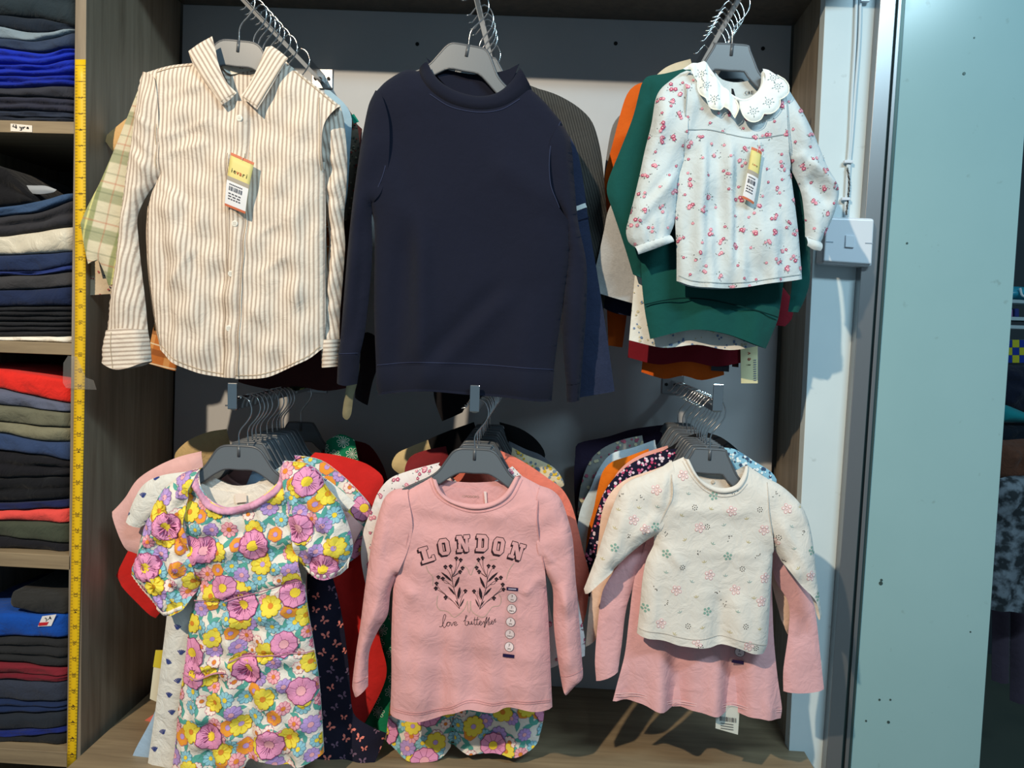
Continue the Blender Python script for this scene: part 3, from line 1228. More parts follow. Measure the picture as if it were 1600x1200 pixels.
hanger(R_UL, YF, 'grey plastic hanger holding the striped shirt', .08, 0, 0, .98)
shirt = thing('striped_shirt', 'cream and tan striped long sleeved button shirt at the upper left', 'shirt', R_UL.foot(YF), 'clothes on the '+R_UL.side+' arm')
bodyo = [(297, 92, 'co'), (322, 128, 'o'), (352, 164, 'o'), (378, 158, 'o'), (398, 160, 'o'), (425, 130, 'o'), (447, 96, 'c'), (487, 128), (527, 161, 'co'), (505, 195, 'o'), (502, 264, 'c'), (504, 330), (503, 420), (504, 500), (500, 545, 'co'),
         (478, 563, 'o'), (440, 580, 'o'), (415, 590, 'o'), (375, 592, 'o'), (330, 588, 'o'), (296, 578, 'o'), (264, 562, 'o'), (241, 544, 'c'), (230, 480), (222, 410), (219, 355), (226, 305), (241, 270, 'co'), (243, 190, 'o'), (233, 125, 'o'), (214, 109, 'c'), (255, 97)]
backo = [(300, 92, 'c'), (335, 62), (378, 70), (424, 76), (447, 96, 'c'), (487, 128), (527, 161, 'c'), (505, 195), (502, 264), (504, 330), (503, 500), (496, 540), (440, 572), (375, 582), (300, 572), (243, 540), (224, 440), (222, 340), (241, 270), (243, 190), (233, 125), (214, 109, 'c'), (255, 97)]
SB = Sheet(bodyo, Yf, .020, 60, folds=[(262, 300, 322, 560, 15, .010), (245, 330, 268, 540, 9, -.007), (300, 250, 330, 480, 12, .005), (250, 215, 330, 190, 6, .004), (252, 240, 335, 222, 5, .003), (250, 150, 330, 130, 8, .004), (400, 430, 450, 400, 5, .003), (405, 365, 440, 348, 4, .003), (455, 300, 470, 540, 12, .005), (486, 300, 470, 520, 9, -.004), (425, 200, 440, 420, 16, .004), (240, 280, 300, 330, 7, .005), (262, 450, 310, 380, 6, .004), (395, 480, 425, 520, 6, .003)],
           drape=(300, 590, .006, 92, 1.0), noise=.0019, nscale=34, seed=11, h=5)
sheet_obj('body', [SB], M_stripe, shirt, [backo])
slL = [(214, 107, 'c'), (207, 135), (200, 190), (189, 260), (180, 330), (172, 400), (164, 460), (158, 519, 'co'), (190, 515, 'o'), (222, 516, 'c'), (218, 470), (212, 420), (207, 370), (206, 335), (222, 300), (241, 272, 'co'), (244, 190, 'o'), (236, 122, 'o')]
SL1 = Sheet(tuck(slL, SB), Yf+.002, .020, 30, folds=[(225, 140, 228, 290, 8, .006), (200, 200, 235, 240, 6, .004), (198, 230, 230, 268, 5, .004), (190, 330, 178, 500, 9, .006), (212, 180, 240, 205, 5, .004), (205, 300, 232, 285, 5, .005)], noise=.002, nscale=25, seed=12, h=5, ang=-.12)
sheet_obj('sleeve', [SL1], M_stripe, shirt)
slR = [(528, 160, 'c'), (534, 185), (539, 240), (538, 290), (534, 340), (536, 380), (533, 430), (528, 490), (527, 532, 'co'), (497, 532, 'c'), (500, 480), (507, 420), (511, 375), (506, 330), (500, 300), (497, 264, 'co'), (499, 200, 'o'), (506, 168, 'o')]
SR1 = Sheet(tuck(slR, SB), Yf+.022, .014, 22, folds=[(520, 190, 524, 320, 7, .005), (528, 380, 508, 480, 6, .005)], noise=.002, nscale=25, seed=13, h=5, ang=.16)
sheet_obj('sleeve', [SR1], M_stripe, shirt)
# cuffs: stripes run across
for nm, out, yy, sd in (('L', [(158, 517, 'co'), (190, 513, 'o'), (221, 515, 'c'), (225, 540), (227, 565, 'co'), (200, 575, 'o'), (177, 577, 'o'), (151, 565, 'c'), (152, 545)], Yf+.001, 14), ('R', [(496, 531, 'co'), (526, 530, 'c'), (526, 550), (525, 573, 'co'), (497, 575, 'c'), (496, 552)], Yf+.021, 15)):
    C = Sheet(out, yy, .022, 14, noise=.0012, seed=sd, h=5, ang=math.pi/2+.05)
    cu = sheet_obj('cuff', [C], M_stripe, shirt)
    if nm == 'L':
        mb = MB(); ribbon_mb(mb, C, [(175, 519), (174, 548), (176, 575)], 1.2); mb.build('stitching', ink((176, 160, 140)), cu)
# placket, yoke seam, armhole stitching, hem stitching
strip('placket', SB, [(365, 158), (362, 250), (357, 360), (349, 480), (345, 590)], [(393, 160), (388, 250), (384, 345), (378, 450), (372, 590)], M_stripe, shirt, .003, .0025, 5, 5, swap=True)
mb = MB()
for q in ([(241, 116), (245, 170), (243, 230), (241, 268)], [(497, 150), (499, 200), (499, 264)], [(240, 110), (268, 102), (296, 99)], [(456, 107), (490, 135), (520, 160)], [(246, 540), (268, 557), (300, 573), (340, 584), (400, 586), (440, 575), (478, 558), (497, 541)], [(225, 320), (225, 420), (234, 500), (245, 540)]):
    ribbon_mb(mb, SB, q, 1.5, .0012)
props(mb.build('stitching', ink((186, 168, 146)), shirt), kind='stuff')
mb = MB()
ribbon_mb(mb, SB, [(383, 240), (385, 345), (379, 450), (373, 588)], 1.3, .004)
ribbon_mb(mb, SB, [(358, 240), (359, 345), (354, 420), (352, 480), (348, 585)], 1.1, .004)
props(mb.build('placket_stitching', ink((150, 134, 116)), shirt), kind='stuff')
for x, y in ((376, 186), (369, 350), (363, 428), (360, 513)):
    c = SB.at([(x, y)], .0058)[0]
    mb = MB(); mb.tube([c+np.array((0, .002, 0)), c, c-np.array((0, .0006, 0))], [.0058, .0058, .0046], 14)
    bt = mb.build('button', M_pearl, shirt, smooth=False)
    for dx, dz in ((-.0013, -.0013), (.0013, -.0013), (-.0013, .0013), (.0013, .0013)):
        pass
    mb = MB()
    for dx, dz in ((-.0013, -.0013), (.0013, -.0013), (-.0013, .0013), (.0013, .0013)):
        mb.tube([c+np.array((dx, 0, dz)), c+np.array((dx, -.0009, dz))], .0006, 6)
    props(mb.build('thread_hole', ink((120, 110, 100)), bt), kind='stuff')


def flap(name, outline, Y, lift, mat, parent, ang=0, T=.004, seed=3, fold=(), h=5):
    """stiff cloth piece such as a collar point: lift(px,py)->metres forward"""
    S = Sheet(outline, Y, T, 10, folds=fold, noise=.0004, nscale=30, seed=seed, h=h, ang=ang, yref=Y)
    old = S.relief
    S.relief = lambda p: old(p)+np.array([lift(x, y) for x, y in p])
    S_t = S.t
    S.t = lambda p: (S_t(p)[0], np.ones(len(p)))
    V, Fc, U = S.mesh(back=True)
    # back face follows the lift too
    n0 = len(S.grid()[0])
    if len(V) > n0:
        xy = S.grid(S.poly, S.h*1.6)[0]
        V[n0:, 1] = Y + S_t(xy)[0]*.3 - S.relief(xy)
    return mesh_obj(name, V, Fc, mat, parent, True, U), S


colL = [(333, 58, 'c'), (338, 76), (345, 102), (357, 130), (374, 148, 'c'), (363, 160), (352, 167, 'c'), (335, 146), (317, 121), (304, 100), (297, 82, 'c'), (314, 69)]
colR = [(426, 73, 'c'), (417, 75, 'c'), (410, 97), (397, 128), (382, 154, 'c'), (394, 164), (408, 176, 'c'), (424, 148), (438, 120), (452, 93, 'c'), (439, 82)]
_, SCL = flap('collar', colL, Yf-.020, lambda x, y: .004+.010*np.clip((y-60)/100, 0, 1), M_stripe, shirt, .55, seed=21)
_, SCR = flap('collar', colR, Yf-.018, lambda x, y: .004+.014*np.clip((y-70)/100, 0, 1), M_stripe, shirt, -.5, seed=22)
for S, q in ((SCL, [(300, 88), (319, 119), (352, 162), (372, 149)]), (SCR, [(449, 95), (424, 142), (408, 170), (385, 155)])):
    mb = MB(); ribbon_mb(mb, S, q, 1.1, .0006, smooth=False)
    props(mb.build('collar_stitching', ink((196, 180, 160)), shirt), kind='stuff')
# inside of the neck: stand, white label
def back_piece(name, pts, Y, mat, parent, curve=.012, ang=0, h=6):
    S = Sheet(pts, Y, .0005, 8, noise=0, seed=2, h=h, ang=ang, yref=Y)
    xy, f = S.grid()
    w = PN(xy[:, 0], xy[:, 1], Y)
    c = (xy[:, 0]-xy[:, 0].mean())/(np.ptp(xy[:, 0])/2)
    w[:, 1] = Y - curve*c*c
    V = np.vstack([w, w+np.array([0, .0009, 0])]); n = len(w)
    F_ = [tuple(q)[::-1] for q in f]+[tuple(i+n for i in q) for q in f]
    return mesh_obj(name, V, F_, mat, parent, True, np.vstack([S.uvs(xy)]*2))
back_piece('collar_stand', [(336, 76, 'c'), (375, 82), (416, 82, 'c'), (405, 112), (392, 148), (378, 156), (366, 146), (350, 112)], Yf+.018, M_stripe_in, shirt, .022, math.pi/2)
lab = back_piece('size_label', [(347, 98, 'c'), (378, 100), (413, 104, 'c'), (404, 110), (380, 112), (362, 117), (352, 110)], Yf+.013, plain('label_cotton', (228, 226, 216), .8), shirt, .012)
mb = MB(); text_px(mb, '4-5', 377, 106, 5, flat(Yf+.0115), .05, bold=.03); props(mb.build('lettering', M_black, lab), kind='stuff')


# ------------------------------------------------------------------ price tags
M_tagc = plain('tag_card', (214, 202, 128), .6)
M_tagw = plain('tag_label', (224, 226, 232), .6)
M_tagr = plain('tag_red', (196, 104, 70), .6)
M_tagg = plain('tag_grey', (158, 150, 138), .6)


def hang_tag(parent, cor, Y, bend=.002, word='ievari', red=(2, 3)):
    """card tag: photo corners top-left, top-right, bottom-right, bottom-left"""
    cor = np.array(cor, float)

    def uv(u, v):
        a = cor[0]*(1-u)+cor[1]*u; b = cor[3]*(1-u)+cor[2]*u
        return a*(1-v)+b*v

    def put(u, v, off=0):
        p = uv(u, v)
        w = P(p[0], p[1], Y)
        w.y += bend*(4*(u-.5)**2) - .004*math.sin(math.pi*v) - off
        return w
    tg = None

    def patch(name, u0, v0, u1, v1, mat, off, par, n=4, th=0):
        V = [put(u0+(u1-u0)*i/n, v0+(v1-v0)*j/n, off) for j in range(n+1) for i in range(n+1)]
        f = [(j*(n+1)+i, j*(n+1)+i+1, (j+1)*(n+1)+i+1, (j+1)*(n+1)+i) for j in range(n) for i in range(n)]
        o = mesh_obj(name, V, f, mat, par, True)
        if th:
            s = o.modifiers.new('card', 'SOLIDIFY'); s.thickness = th; s.offset = 0
        return o
    tg = patch('hang_tag', 0, 0, 1, 1, M_tagc, 0, parent, 6, .0007)
    patch('price_label', .0, .52, 1, .955, M_tagw, .0008, tg)
    patch('red_border', 0, 0, 1, .05, M_tagr, .0008, tg)
    patch('red_border', 0, .955, 1, 1, M_tagr, .0008, tg)
    patch('grey_band', 0, .44, 1, .52, M_tagg, .0008, tg)
    mb = MB()
    W = np.linalg.norm(cor[1]-cor[0]); H = np.linalg.norm(cor[3]-cor[0])

    def place(off):
        return lambda q: [put(x/W, y/H, off) for x, y in q]
    pl = place(.0012)
    x = .14
    while x < .78:
        w = random.choice((.012, .02, .03))
        mb.add(pl([(x*W, .61*H), ((x+w)*W, .61*H), ((x+w)*W, .69*H), (x*W, .69*H)]), [(0, 1, 2, 3)])
        x += w+random.choice((.014, .02, .03))
    for j, (v, n) in enumerate(((.575, 8), (.745, 4), (.795, 3), (.845, 5))):
        for i in range(n):
            a = .14+i*.62/n
            mb.add(pl([(a*W, (v-.012)*H), ((a+.45/n)*W, (v-.012)*H), ((a+.45/n)*W, (v+.01)*H), (a*W, (v+.01)*H)]), [(0, 1, 2, 3)])
    props(mb.build('barcode_print', ink((70, 72, 84)), tg), kind='stuff')
    mb = MB()
    cw = .115*W
    for i, ch in enumerate(word):
        text_px(mb, ch, W*.5+(i-(len(word)-1)/2)*cw*1.15, H*.315, W*.26, pl, 0, int(i in red), bold=.02)
    mb.build('lettering', [ink((40, 26, 20)), ink((190, 60, 40))], tg)
    props(tg.children[-1], kind='stuff')
    s = MB()
    a = put(.52, .06, .0015); b = a+Vector((.001, .004, .028))
    s.tube([a, a+Vector((.002, -.003, .012)), b], .0004, 5)
    s.build('string', ink((230, 226, 214)), tg)
    return tg


hang_tag(shirt, [(361, 238), (397, 254), (383, 334), (351, 321)], Yf-.036, .001)

# ------------------------------------------------------------------ navy sweatshirt
NAVY = (18, 22, 40)
M_navy = cloth('navy_fleece', NAVY, .06, .12, .2)
M_navyrib = cloth('navy_rib', (17, 21, 38), .05, .08, .3)
hanger(R_UM, YF, 'grey plastic hanger holding the navy sweatshirt', .16, 0, 0, .92)
sweat = thing('navy_sweatshirt', 'plain navy crew neck sweatshirt hanging at the upper centre', 'sweatshirt', R_UM.foot(YF), 'clothes on the '+R_UM.side+' arm')
nb = [(652, 104, 'co'), (661, 126, 'o'), (679, 147, 'o'), (708, 164, 'o'), (747, 172, 'o'), (782, 167, 'o'), (809, 151, 'o'), (829, 133, 'c')]
body = nb + [(852, 155), (878, 186, 'co'), (862, 230, 'o'), (860, 285, 'o'), (874, 325, 'co'), (894, 352, 'c'), (890, 405), (882, 460), (874, 515), (866, 575), (862, 628, 'co'), (845, 628, 'o'), (800, 622, 'o'), (740, 618, 'o'), (665, 611, 'o'), (620, 614, 'o'), (586, 619, 'c'), (583, 570), (580, 480), (581, 390), (580, 345), (573, 320, 'co'), (590, 300, 'o'), (602, 250, 'o'), (603, 190, 'o'), (590, 146, 'o'), (583, 137, 'c'), (600, 120), (630, 103)]
back = [(652, 104, 'c'), (668, 95), (742, 113), (812, 104), (829, 133, 'c')] + body[8:]
SN = Sheet(body, Yf, .022, 60, folds=[(630, 600, 790, 440, 17, -.013), (655, 590, 800, 450, 22, .009), (612, 610, 640, 340, 22, -.012), (664, 610, 655, 340, 15, .012), (700, 600, 860, 420, 26, -.004), (600, 160, 650, 330, 20, -.004), (770, 250, 870, 320, 22, .004)], drape=(320, 620, .006, 160, .5), noise=.002, nscale=90, seed=31, h=6)
sheet_obj('body', [SN], M_navy, sweat, [back], .6)
sL = [(583, 136, 'c'), (572, 160), (561, 215), (552, 275), (545, 330), (539, 390), (534, 450), (528, 525), (524, 557, 'co'), (558, 556, 'c'), (566, 520), (574, 450), (578, 390), (577, 340), (574, 318, 'co'), (590, 300, 'o'), (602, 250, 'o'), (603, 190, 'o'), (592, 150, 'o')]
SNL = Sheet(tuck(sL, SN), Yf-.004, .018, 26, folds=[(556, 290, 540, 520, 9, .006), (572, 330, 560, 520, 8, -.007)], noise=.0015, nscale=50, seed=32, h=6)
sheet_obj('sleeve', [SNL], M_navy, sweat)
sR = [(877, 186, 'c'), (892, 215), (898, 280), (904, 345), (917, 410), (917, 480), (913, 540), (908, 600, 'co'), (885, 602, 'c'), (880, 540), (880, 470), (886, 400), (880, 345), (872, 322, 'co'), (860, 285, 'o'), (862, 230, 'o')]
SNR = Sheet(tuck(sR, SN), Yf+.003, .020, 24, noise=.0015, seed=33, h=7)
sheet_obj('sleeve', [SNR], M_navy, sweat)
C = Sheet([(524, 556, 'co'), (558, 555, 'c'), (557, 580), (554, 601, 'co'), (540, 603, 'o'), (522, 600, 'c')], Yf-.004, .018, 18, seed=34, h=6)
sheet_obj('cuff', [C], M_navyrib, sweat)
C = Sheet([(908, 600, 'co'), (885, 602, 'c'), (886, 630, 'co'), (906, 627, 'c')], Yf+.005, .018, 14, seed=35, h=6)
sheet_obj('cuff', [C], M_navyrib, sweat)
strip('neckband', SN, [(667, 95), (676, 113), (691, 130), (714, 143), (747, 150), (776, 144), (797, 126), (812, 104)], [(651, 104), (661, 127), (679, 148), (708, 165), (747, 173), (783, 168), (810, 151), (830, 133)], M_navyrib, sweat, .004, .001, 6, 5)
back_piece('neckband_back', [(668, 95, 'c'), (690, 108), (742, 116), (790, 112), (812, 104, 'c'), (800, 128), (776, 147), (747, 153), (713, 145), (688, 126)], Yf+.014, M_navyrib, sweat, .016)
strip('hem_band', SN, [(583, 572), (650, 568), (755, 572), (866, 580)], [(586, 619), (620, 614), (665, 611), (740, 618), (800, 622), (845, 628), (862, 628)], M_navyrib, sweat, .003, .0012, 5, 6)
mb = MB()
for q in ([(589, 150), (602, 187), (605, 230), (598, 273), (580, 312)], [(876, 186), (860, 230), (860, 287), (874, 325)], [(586, 571), (650, 566), (755, 570), (864, 578)], [(672, 148), (705, 168), (747, 176), (783, 171), (812, 153)]):
    ribbon_mb(mb, SN, q, 1.3, .001)
ribbon_mb(mb, C if False else SNL, [(525, 553), (557, 552)], 1.2, .001)
props(mb.build('stitching', ink((46, 52, 76)), sweat), kind='stuff')

# ------------------------------------------------------------------ blouse with scalloped collar
M_blouse = cloth('white_cotton', (200, 210, 214), .03, .25, .08)
hanger(R_UR, YF, 'grey plastic hanger holding the scallop collared blouse', .05, 0, 0, .74)
blouse = thing('floral_blouse', 'white rose print blouse with scalloped eyelet collar at the upper right', 'blouse', R_UR.foot(YF), 'clothes on the '+R_UR.side+' arm')
body = [(1076, 104, 'co'), (1098, 135, 'o'), (1122, 152, 'o'), (1148, 162, 'o'), (1175, 156, 'o'), (1192, 138, 'o'), (1198, 112, 'c'), (1228, 132, 'co'), (1229, 190, 'o'), (1233, 238, 'co'), (1240, 262), (1247, 310), (1254, 370), (1259, 435, 'co'), (1242, 438, 'o'), (1200, 443, 'o'), (1160, 449, 'o'), (1119, 450, 'o'), (1080, 446, 'o'), (1060, 438, 'c'), (1060, 390), (1058, 340), (1061, 285), (1070, 240, 'co'), (1069, 195, 'o'), (1072, 145, 'o'), (1065, 109, 'c')]
back = [(1076, 104, 'c'), (1103, 100), (1140, 126), (1175, 124), (1196, 110, 'c')] + body[7:]
SF = Sheet(body, Yf, .020, 50, folds=[(1100, 215, 1092, 440, 11, .012), (1122, 215, 1118, 430, 8, -.006), (1140, 218, 1142, 440, 8, .011), (1160, 225, 1170, 430, 10, -.004), (1110, 215, 1104, 440, 6, -.006), (1150, 220, 1154, 440, 6, -.006), (1185, 225, 1195, 430, 12, .006), (1075, 250, 1078, 430, 9, -.004), (1225, 240, 1240, 420, 9, .004), (1085, 150, 1068, 240, 8, .005)], drape=(210, 450, .005, 48, .3), noise=.0015, nscale=40, seed=41, h=5)
sheet_obj('body', [SF], M_blouse, blouse, [back])
sL = [(1065, 109, 'c'), (1037, 131), (1027, 149), (1020, 190), (1010, 230), (1001, 272), (990, 318), (981, 352), (980, 362), (984, 376), (993, 384, 'co'), (1018, 376, 'o'), (1049, 366, 'c'), (1057, 345), (1061, 300), (1063, 275), (1070, 240, 'co'), (1069, 195, 'o'), (1072, 145, 'o')]
SFL = Sheet(tuck(sL, SF), Yf+.002, .021, 26, folds=[(1062, 265, 985, 360, 9, .009), (1068, 250, 1000, 320, 7, -.004), (1040, 140, 1020, 250, 12, .005), (1035, 380, 1040, 330, 4, .004), (1022, 382, 1024, 335, 4, .004), (1008, 384, 1004, 350, 4, .003)], noise=.0015, nscale=30, seed=42, h=5)
sheet_obj('sleeve', [SFL], M_blouse, blouse)
sR = [(1198, 112, 'co'), (1229, 121, 'c'), (1246, 147), (1266, 180), (1285, 222), (1300, 258), (1317, 289), (1313, 322), (1300, 355), (1288, 378, 'co'), (1275, 375, 'o'), (1264, 368, 'c'), (1263, 340), (1258, 300), (1246, 270), (1234, 240, 'co'), (1229, 190, 'o'), (1228, 140, 'o')]
SFR = Sheet(tuck(sR, SF), Yf+.002, .020, 24, folds=[(1236, 250, 1262, 243, 8, .006), (1262, 250, 1312, 290, 8, .012), (1262, 275, 1300, 320, 10, -.010), (1240, 150, 1262, 230, 12, .004)], noise=.0012, nscale=30, seed=43, h=5)
sheet_obj('sleeve', [SFR], M_blouse, blouse)
for out, yy, A, B in ((SFL, 0, [(993, 383), (1018, 375), (1049, 365)], [(998, 397), (1022, 389), (1054, 377)]), (SFR, 0, [(1262, 367), (1275, 374), (1289, 377)], [(1263, 383), (1272, 390), (1283, 392)])):
    strip('cuff', out, A, B, M_blouse, blouse, .003, .001, 5, 4, ripple=.001, rip_n=7)
for SS, pp in ((SF, rose_print(.82, 18.5, 5)), (SFL, rose_print(.82, 18.5, 6)), (SFR, rose_print(.82, 19, 7))):
    pp([SS], blouse)
mb = MB()
for q in ([(1069, 203), (1103, 202), (1134, 208)], [(1134, 209), (1175, 216), (1229, 210)], [(1062, 430), (1080, 438), (1119, 442), (1165, 441), (1200, 436), (1256, 428)], [(1073, 140), (1070, 195), (1070, 238)], [(1229, 140), (1230, 190), (1234, 238)]):
    ribbon_mb(mb, SF, q, 1.2, .0012)
props(mb.build('stitching', ink((160, 172, 176)), blouse), kind='stuff')
# collar halves with scalloped edge
M_eyelet = cloth('eyelet_cotton', (232, 238, 238), .02, .1, .1)
cL = [(1099, 97, 'c'), (1106, 101), (1113, 116), (1124, 132), (1136, 144), (1147, 158), (1151, 172), (1146, 187, 'c'), (1138, 177), (1129, 169, 'c'), (1122, 175), (1113, 174), (1106, 168), (1101, 157, 'c'), (1093, 149), (1089, 138), (1089, 128, 'c'), (1083, 121), (1079, 110), (1066, 109, 'c'), (1078, 101)]
cR = [(1191, 108, 'c'), (1200, 110), (1213, 119), (1224, 126, 'c'), (1230, 136), (1229, 148), (1222, 155), (1216, 158, 'c'), (1215, 168), (1209, 176), (1200, 181), (1190, 181, 'c'), (1185, 190), (1176, 194), (1166, 192), (1158, 184), (1154, 172), (1153, 161, 'c'), (1166, 160), (1180, 151), (1191, 136), (1195, 120)]
_, S1 = flap('collar', cL, Yf-.022, lambda x, y: .002+.010*np.clip((y-100)/80, 0, 1)+.003*math.sin(x*.35), M_eyelet, blouse, seed=44, T=.003, h=4)
_, S2 = flap('collar', cR, Yf-.021, lambda x, y: .002+.010*np.clip((y-105)/80, 0, 1), M_eyelet, blouse, seed=45, T=.003, h=4)
mb = MB()
for S, cs in ((S1, [(1094, 118), (1113, 158), (1101, 136)]), (S2, [(1173, 178), (1197, 163), (1212, 138), (1206, 124)])):
    for x, y in cs:
        for k in range(9):
            a = 2*math.pi*k/9
            for rr, sz in ((4.2, .75), (8, .9)):
                if rr == 8 and k % 2: continue
                px_, py_ = x+rr*math.cos(a), y+rr*math.sin(a)
                if inside(np.array([[px_, py_]]), S.poly)[0]:
                    poly_mb(mb, S, [(px_+u, py_+v) for u, v in rot([(-sz*1.5, -sz*.6), (sz*1.5, -sz*.6), (sz*1.5, sz*.6), (-sz*1.5, sz*.6)], a)], .0006)
        poly_mb(mb, S, circle(x, y, 1.1, 6), .0006)
props(mb.build('eyelet_holes', ink((126, 142, 150)), blouse), kind='stuff')
mb = MB()
for S, q in ((S1, cL[5:19]), (S2, cR[2:18])):
    ribbon_mb(mb, S, q, 1.6, .0012)
props(mb.build('collar_piping', ink((240, 240, 226)), blouse), kind='stuff')
strip('neckband', SF, [(1103, 98), (1112, 112), (1122, 126), (1136, 143), (1158, 155), (1175, 150), (1188, 135), (1193, 109)], [(1097, 99), (1106, 117), (1118, 133), (1133, 150), (1158, 163), (1178, 157), (1193, 139), (1199, 111)], M_eyelet, blouse, .004, .006, 6, 4, ripple=.0006, rip_n=30)
nbk = back_piece('neck_back', [(1106, 98, 'c'), (1122, 122), (1140, 128), (1160, 128), (1182, 122), (1192, 110, 'c'), (1190, 132), (1176, 150), (1158, 157), (1136, 145), (1120, 126)], Yf+.014, M_blouse, blouse, .012)
mb = MB(); mb.prism([P(x, y, Yf+.0128) for x, y in ((1143, 138), (1146, 139), (1149, 150), (1143, 148))], .0006); mb.build('keyhole', ink((30, 34, 40)), nbk)
mb = MB(); text_px(mb, 'CREE', 1172, 145, 7.5, flat(Yf+.0105), -.05, bold=.02); props(mb.build('lettering', M_black, nbk), kind='stuff')
hang_tag(blouse, [(1175, 229), (1191, 237), (1178, 319), (1160, 309)], Yf-.034, .003, 'ieva', (1, 2))
# ------------------------------------------------------------------ daisy dress
M_muslin = cloth('white_muslin', (236, 230, 222), .04, .45, .3)
hanger(R_LL, YF, 'grey plastic hanger holding the daisy print dress', .0, 0, 0, 1.0)
dress = thing('daisy_dress', 'child dress with big pink and yellow daisy print and puff sleeves, lower left', 'dress', R_LL.foot(YF), 'clothes on the '+R_LL.side+' arm')
body = [(304, 735, 'co'), (312, 757, 'o'), (326, 779, 'o'), (344, 790, 'o'), (362, 793, 'o'), (388, 787, 'o'), (412, 774, 'o'), (430, 757, 'o'), (437, 740, 'o'), (436, 724, 'c'), (470, 728, 'co'), (466, 780, 'o'), (464, 840, 'o'), (468, 892, 'co'), (470, 920), (474, 955), (482, 1004), (491, 1061), (496, 1119), (500, 1187, 'co'), (476, 1196, 'o'), (450, 1198, 'o'), (433, 1196, 'o'), (413, 1188, 'o'), (400, 1186, 'o'), (386, 1190, 'o'), (374, 1210, 'o'), (340, 1222, 'o'), (300, 1224, 'o'), (259, 1216, 'c'), (265, 1170), (268, 1133), (273, 1090), (279, 1055), (284, 1015), (288, 970), (296, 940), (305, 915, 'co'), (290, 860, 'o'), (276, 800, 'o'), (274, 744, 'c')]
back = [(304, 735, 'c'), (318, 752), (347, 766), (380, 764), (412, 752), (436, 724, 'c')] + body[10:]
SD = Sheet(body, YF, .026, 50, folds=[(290, 941, 352, 939, 4, -.006), (350, 935, 404, 926, 4, -.006), (398, 926, 475, 908, 4, -.006), (276, 1057, 362, 1043, 4, -.007), (356, 1030, 430, 1020, 4, -.006), (420, 1020, 496, 1022, 4, -.006), (352, 800, 366, 1200, 11, .010), (372, 930, 392, 1190, 11, -.008), (330, 790, 300, 920, 8, .008), (345, 795, 330, 900, 6, .006), (365, 800, 372, 900, 6, .006), (385, 795, 395, 900, 6, .006), (405, 785, 430, 900, 8, .007), (325, 945, 312, 1190, 12, .007), (300, 960, 285, 1190, 8, -.006), (430, 930, 440, 1180, 12, .008), (458, 930, 480, 1180, 10, -.005), (412, 930, 418, 1180, 8, .006), (470, 960, 485, 1180, 8, .005)], drape=(930, 1200, .006, 58, .9), noise=.002, nscale=24, seed=51, h=5)
sheet_obj('body', [SD], M_muslin, dress, [back])
sL = [(304, 735, 'c'), (275, 744), (246, 766), (226, 801), (213, 832), (203, 868), (194, 897), (205, 916), (226, 942), (244, 966, 'co'), (262, 963, 'o'), (286, 952, 'o'), (299, 930, 'c'), (305, 916, 'co'), (296, 860, 'o'), (290, 800, 'o')]
SDL = Sheet(sL, YF-.002, .032, 34, folds=[(296, 745, 225, 860, 9, .008), (300, 760, 240, 900, 8, -.005), (303, 775, 265, 940, 8, .008), (240, 775, 205, 890, 8, .006), (212, 905, 262, 962, 5, .005), (222, 890, 285, 945, 5, .005)], noise=.002, nscale=16, seed=52, h=5)
sheet_obj('sleeve', [SDL], M_muslin, dress)
sR = [(436, 724, 'c'), (470, 728), (491, 741), (504, 766), (520, 786), (537, 824), (545, 860), (538, 888), (522, 905, 'co'), (505, 907, 'o'), (488, 902, 'o'), (474, 895, 'c'), (466, 888, 'co'), (455, 830, 'o'), (445, 770, 'o')]
SDR = Sheet(sR, YF-.001, .030, 34, folds=[(455, 740, 530, 860, 9, .008), (448, 760, 500, 890, 8, .007), (480, 745, 535, 850, 6, -.004), (470, 890, 530, 895, 6, .006)], noise=.002, nscale=16, seed=53, h=5)
sheet_obj('sleeve', [SDR], M_muslin, dress)
for S, A, B, nm in ((SDL, [(200, 905), (222, 930), (244, 957), (284, 944)], [(194, 899), (206, 918), (228, 944), (245, 967), (287, 953)], 'l'), (SDR, [(470, 886), (500, 895), (530, 890), (543, 870)], [(472, 896), (490, 904), (520, 907), (540, 892)], 'r')):
    strip('elastic_cuff', S, A, B, M_muslin, dress, .004, .001, 5, 3, ripple=.0018, rip_n=20)
for S, sd, giv in ((SD, 61, [(296, 860), (322, 858), (399, 850), (352, 915), (459, 928), (300, 1100-45), (388, 1045), (423, 1100+60), (380, 945), (445, 1005), (298, 1022), (470, 1080), (330, 1150)]), (SDL, 71, [(228, 886), (262, 822)]), (SDR, 81, [(468, 824), (505, 888), (480, 752)])):
    daisy_print(1.0, sd, giv)([S], dress)
strip('neck_elastic', SD, [(302, 735), (311, 757), (325, 779), (344, 789), (362, 792), (388, 786), (412, 773), (430, 756), (437, 724)], [(292, 742), (302, 764), (317, 787), (340, 801), (362, 804), (392, 798), (420, 784), (441, 764), (448, 730)], cloth('pink_muslin', (226, 160, 190), .5, .3), dress, .005, .004, 6, 3, ripple=.0016, rip_n=46)
nb = back_piece('neck_back', [(311, 745, 'c'), (330, 760), (362, 768), (395, 762), (420, 748), (434, 732, 'c'), (436, 748), (420, 772), (390, 788), (362, 793), (340, 788), (322, 772)], YF+.016, M_muslin, dress, .014)
lab = back_piece('size_label', [(367, 771, 'c'), (385, 772, 'c'), (386, 784, 'c'), (368, 786, 'c')], YF+.011, plain('pale_label', (238, 224, 214), .8), dress, .001)
mb = MB()
